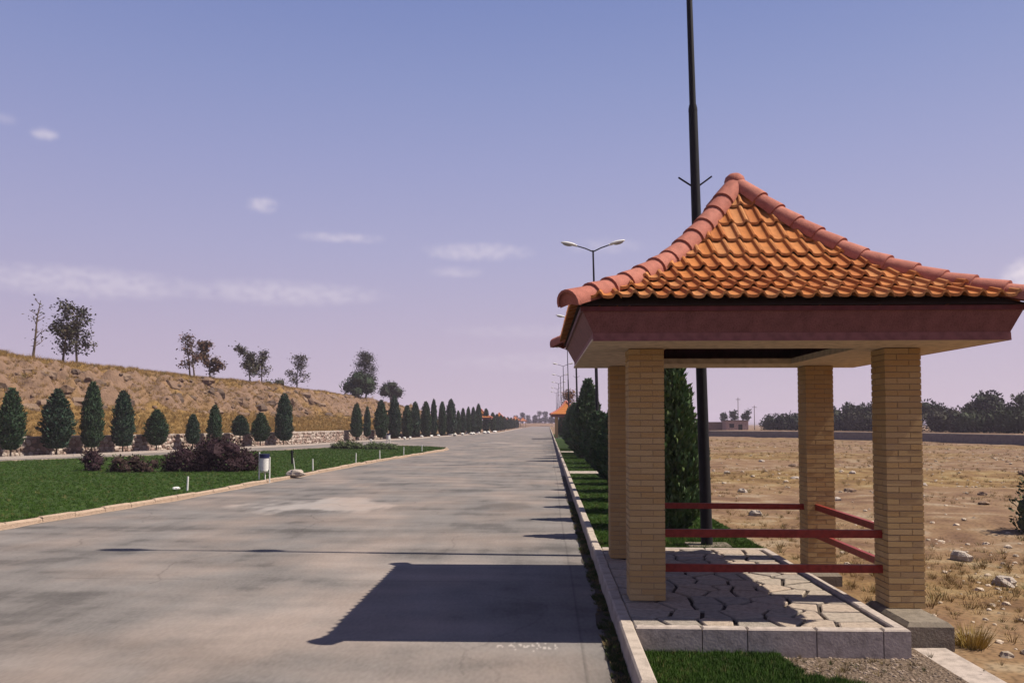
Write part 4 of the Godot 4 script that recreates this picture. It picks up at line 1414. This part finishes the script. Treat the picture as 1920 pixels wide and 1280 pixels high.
	var ft := [[1555, 5.0, 150.0, 2.4, "rounded dark tree behind the hedge, seen between the columns"], [1600, 5.6, 146.0, 2.2, "bushy dark tree behind the hedge close to the gazebo's field column"], [1630, 6.6, 142.0, 2.6, "taller dark tree just left of the gazebo's field column"], [1742, 5.6, 130.0, 2.6, "round dark tree immediately beside the gazebo's field column"], [1775, 4.2, 132.0, 2.0, "low pale green tree in the dip of the treeline"], [1808, 5.2, 128.0, 2.4, "dark dome-shaped tree right of the treeline's dip"], [1845, 6.9, 126.0, 2.5, "tallest rounded dark tree in the treeline"], [1875, 6.4, 124.0, 2.5, "broad dark tree next to the tallest of the treeline"], [1912, 6.6, 122.0, 2.4, "dark tree last in the treeline at the picture's edge"], [1960, 6.2, 120.0, 2.8, "dark tree standing past the picture's edge"], [1500, 3.6, 152.0, 2.0, "low bushy dark tree above the hedge behind the gazebo"]]
	for i in ft.size():
		var q: Array = ft[i]
		var dd: float = q[2]
		var xx: float = (q[0] - 1028.0) / 1560.0 * dd * 0.985
		round_tree("field_tree", q[4], "tree", Vector3(xx, 0.6, -dd), q[1] * 0.84, q[3] * 0.9, [Color(0.017, 0.026, 0.015), Color(0.021, 0.031, 0.017), Color(0.025, 0.032, 0.017)][i % 3], 720 + i * 3, "trees behind the hedge", 0.1, 0.5, 5.0)
	var bw := Mb.new()
	bw.box(Vector3(32.6, 0.9, -172), Vector3(6.4, 2.4, 0.4))
	single("brown_wall", bw.mesh(), M.brown_wall, "short brown wall beside the small pink building", "wall")
	var hut := thing("small_building", "small flat-roofed pink building at the far side of the field", "building", Vector3(37.7, 0, -170))
	var hb := Mb.new()
	hb.box(Vector3(0, 1.0, 0), Vector3(4.4, 2.6, 4.0))
	part("wall", hb.mesh(), M.pink_wall, hut)
	hb = Mb.new()
	hb.slab(Vector3(0, 2.38, 0), Vector3(4.8, 0.16, 4.4), 0.02)
	part("roof", hb.mesh(), M.grey_wall, hut)
	hb = Mb.new()
	hb.box(Vector3(0.6, 0.75, 2.02), Vector3(0.8, 1.7, 0.06))
	part("door", hb.mesh(), M.dark_opening, hut)
	hb = Mb.new()
	hb.box(Vector3(-1.1, 1.35, 2.02), Vector3(0.9, 0.8, 0.06))
	part("window", hb.mesh(), M.dark_opening, hut)
	for q in [[41.8, 4.3, 1.0, "small round-headed tree behind the brown wall, smallest of three"], [44.3, 5.0, 1.15, "middle round-headed tree of three behind the pink building"], [47.1, 5.1, 1.2, "round-headed tree of three nearest the hedge"]]:
		round_tree("round_headed_tree", q[3], "tree", Vector3(q[0], -0.2, -200), q[1], q[2], Color(0.020, 0.03, 0.02), 760 + int(q[0]), "round-headed trees by the pink building", 0.55, 0.5, 6.0)
	for q in [[48.5, 8.6, "thin distant utility pole above the pink building"], [52.6, 6.6, "shorter thin distant utility pole beside the hedge"]]:
		var po := thing("utility_pole", q[2], "utility pole", Vector3(q[0], -0.2, -215), "distant utility poles")
		var m := Mb.new()
		m.tube(Vector3.ZERO, Vector3(0, q[1], 0), 0.10, 0.07, 6)
		part("pole", m.mesh(), M.bark, po)
		m = Mb.new()
		m.box(Vector3(0, q[1] - 0.5, 0), Vector3(1.2, 0.1, 0.1))
		part("crossarm", m.mesh(), M.bark, po)
	# end of the road: earth bank and a dark row of trees
	var eb2 := Mb.new()
	var r3 := RandomNumberGenerator.new()
	r3.seed = 9
	eb2.blob(Vector3(-6, -0.6, -500), Vector3(26, 2.4, 12), 24, 8, 0.05, r3)
	struct("earth_bank", eb2.mesh(), M.dirt)
	var ex := [-20.0, -16.5, -12.0, -8.5, -5.5, -2.0, 1.5, 5.0]
	for i in ex.size():
		round_tree("distant_tree", "hazy dark tree closing the road's far end, %s from the left" % ORD[i], "tree", Vector3(ex[i], 0.5, -520), 6.0 + 2.8 * absf(sin(i * 2.1)), 1.9, Color(0.032, 0.042, 0.036), 780 + i, "trees at the road's end", 0.02, 0.8, 5.0)

	# ---------------------------------------------------------------- loose stones, grass
	var stone_m := rock_mesh(350)
	var where := []
	var tones := []
	for i in 2600:
		var d := 6.0 + 70.0 * pow(rnd.randf(), 1.7)
		var x := 3.75 + rnd.randf() * d * 0.62
		if nf.get_noise_2d(x * 1.5 + 30, d * 0.8) < rnd.randf_range(-0.35, 0.35): continue
		var s := 0.012 + 0.055 * pow(rnd.randf(), 3.0) + 0.0006 * d
		where.append(Transform3D(Basis(Vector3.UP, rnd.randf() * TAU).scaled(Vector3(s, s * 0.8, s) * rnd.randf_range(0.7, 1.3)), Vector3(x, field_y(x, -d) + s * 0.15, -d)))
		tones.append(Color(0.44, 0.36, 0.28) * rnd.randf_range(0.6, 1.15))
	for i in 1500:
		var s := 0.006 + 0.018 * pow(rnd.randf(), 2.0)
		where.append(Transform3D(Basis(Vector3.UP, rnd.randf() * TAU).scaled(Vector3(s, s * 0.8, s)), Vector3(rnd.randf_range(1.4, 3.06), -0.028, rnd.randf_range(-7.2, -4.4))))
		tones.append(Color(0.24, 0.185, 0.145) * rnd.randf_range(0.5, 1.2))
	stuff("rubble", stone_m, M.plain_vc, where, tones, "small pale stones scattered over the dry field", "rubble")
	var fs := []
	for i in 34:
		var d := rnd.randf_range(9.0, 46.0)
		fs.append(Vector2(3.9 + rnd.randf() * d * 0.5, d))
	fs.sort_custom(func(p, q): return p.y < q.y)
	for i in fs.size():
		var d: float = fs[i].y
		var x: float = fs[i].x
		var s := rnd.randf_range(0.07, 0.16) + d * 0.002
		var o := single("field_stone", rocks[i % 6], pale if i % 3 else M.rock_hill_2, "%s stone lying in the dry field, %s nearest the viewer of the larger ones" % ["pale" if i % 3 else "brown", ORD[i]], "stone", Vector3(x, field_y(x, -d) + s * 0.2, -d), "larger stones in the dry field")
		o.scale = Vector3(s, s * rnd.randf_range(0.6, 0.9), s * rnd.randf_range(0.6, 1.1))
		o.rotation.y = rnd.randf() * TAU
	# dry grass
	var dry := tuft_mesh(801, 16, 0.20, 0.9, 0.006)
	where = []
	tones = []
	for i in 15000:
		var d := 5.2 + 95.0 * pow(rnd.randf(), 1.8)
		var x := 3.5 + rnd.randf() * d * 0.66
		if nf.get_noise_2d(x * 0.9 - 70, d * 1.1) < rnd.randf_range(-0.3, 0.45): continue
		var s := rnd.randf_range(0.22, 0.72) * (1.0 + d * 0.010)
		where.append(Transform3D(Basis(Vector3.UP, rnd.randf() * TAU).scaled(Vector3(s, s * rnd.randf_range(0.5, 1.0), s)), Vector3(x, field_y(x, -d) - 0.01, -d)))
		tones.append(Color(0.26, 0.18, 0.075) * rnd.randf_range(0.6, 1.2) if rnd.randf() < 0.85 else Color(0.12, 0.11, 0.045))
	for i in 420:
		var s := rnd.randf_range(0.12, 0.36)
		where.append(Transform3D(Basis(Vector3.UP, rnd.randf() * TAU).scaled(Vector3(s, s * rnd.randf_range(0.5, 1.0), s)), Vector3(2.0 + 0.55 * rnd.randfn(), -0.03, rnd.randf_range(-7.0, -4.4))))
		tones.append(Color(0.20, 0.15, 0.07) * rnd.randf_range(0.6, 1.2) if rnd.randf() < 0.7 else Color(0.07, 0.09, 0.025))
	stuff("dry_grass", dry, M.plain_vc, where, tones, "straw-coloured dry grass in patches over the field", "dry grass")
	where = []
	tones = []
	for i in 24000:
		var u := rnd.randf_range(1.0, 7.9)
		var v := rnd.randf_range(0.4, 20.0)
		if v > 6.0 and v < 13.5 and rnd.randf() < 0.25 + 1.2 * nf2.get_noise_2d(u * 9.0, v * 1.3): continue
		var p := hill_pt(u, v)
		var s := rnd.randf_range(0.9, 2.2)
		where.append(Transform3D(Basis(Vector3.UP, rnd.randf() * TAU).scaled(Vector3(s, s * rnd.randf_range(0.6, 1.1), s)), p))
		tones.append(Color(0.30, 0.19, 0.068) * rnd.randf_range(0.55, 1.15) if rnd.randf() < 0.94 else Color(0.13, 0.11, 0.045))
	stuff("hill_grass", dry, M.plain_vc, where, tones, "golden dry grass covering the hillside above the wall", "dry grass")
	# lawn grass
	var lawn_t := tuft_mesh(802, 9, 0.05, 0.8, 0.0028)
	var sow := func(called: String, label: String, n: int, spot: Callable, scl: Vector2) -> void:
		var wh := []
		var tn := []
		for i in n:
			var p = spot.call()
			if p == null: continue
			var s := rnd.randf_range(scl.x, scl.y)
			wh.append(Transform3D(Basis(Vector3.UP, rnd.randf() * TAU).scaled(Vector3(s, s * rnd.randf_range(0.6, 1.2), s)), p))
			var t := rnd.randf_range(0.65, 1.4)
			tn.append(Color(0.037, 0.078, 0.010) * t if rnd.randf() < 0.94 else Color(0.12, 0.11, 0.04) * t)
		stuff(called, lawn_t, M.plain_vc, wh, tn, label, "grass")
	sow.call("verge_grass", "short green grass on the verge in front of the gazebo", 26000, func():
		var x := rnd.randf_range(0.72, 2.75)
		var zz := rnd.randf_range(-6.93, -3.6)
		var lim := 2.62 - smoothstep(-5.4, -6.95, zz) * 0.75 + nf2.get_noise_2d(x * 2, zz * 2) * 0.35
		return Vector3(x, -0.004, zz) if x < lim else null, Vector2(0.5, 1.15))
	sow.call("roadside_grass", "short green grass under the cypresses behind the gazebo", 26000, func():
		return Vector3(rnd.randf_range(0.72, 2.94), 0.154, -11.4 - 45.0 * pow(rnd.randf(), 1.8)), Vector2(0.7, 1.3))
	sow.call("lawn_grass", "mown green grass of the island lawn across the road", 90000, func():
		var zz := -11.0 - 54.0 * pow(rnd.randf(), 1.5)
		var x := rnd.randf_range(-28.0, -7.2)
		return Vector3(x, 0.084, zz) if in_poly(Vector2(x - 0.06, zz), island) and in_poly(Vector2(x + 0.06, zz), island) else null, Vector2(0.9, 1.9))
	# weeds in the gutter
	where = []
	tones = []
	for i in 2600:
		var zz := -3.8 - 16.0 * pow(rnd.randf(), 1.4)
		if nf2.get_noise_2d(zz * 2.5, 3.0) < rnd.randf_range(-0.5, 0.25): continue
		var s := rnd.randf_range(0.3, 1.2)
		where.append(Transform3D(Basis(Vector3.UP, rnd.randf() * TAU).scaled(Vector3(s, s * rnd.randf_range(0.7, 1.3), s)), Vector3(0.588 - 0.12 * pow(rnd.randf(), 2.0), 0.002, zz)))
		tones.append(Color(0.045, 0.065, 0.02) * rnd.randf_range(0.6, 1.4) if rnd.randf() < 0.75 else Color(0.16, 0.12, 0.06))
	stuff("gutter_weeds", tuft_mesh(803, 14, 0.05, 1.0, 0.005), M.plain_vc, where, tones, "small weeds growing in the gutter along the kerb", "weeds")
	print("built")
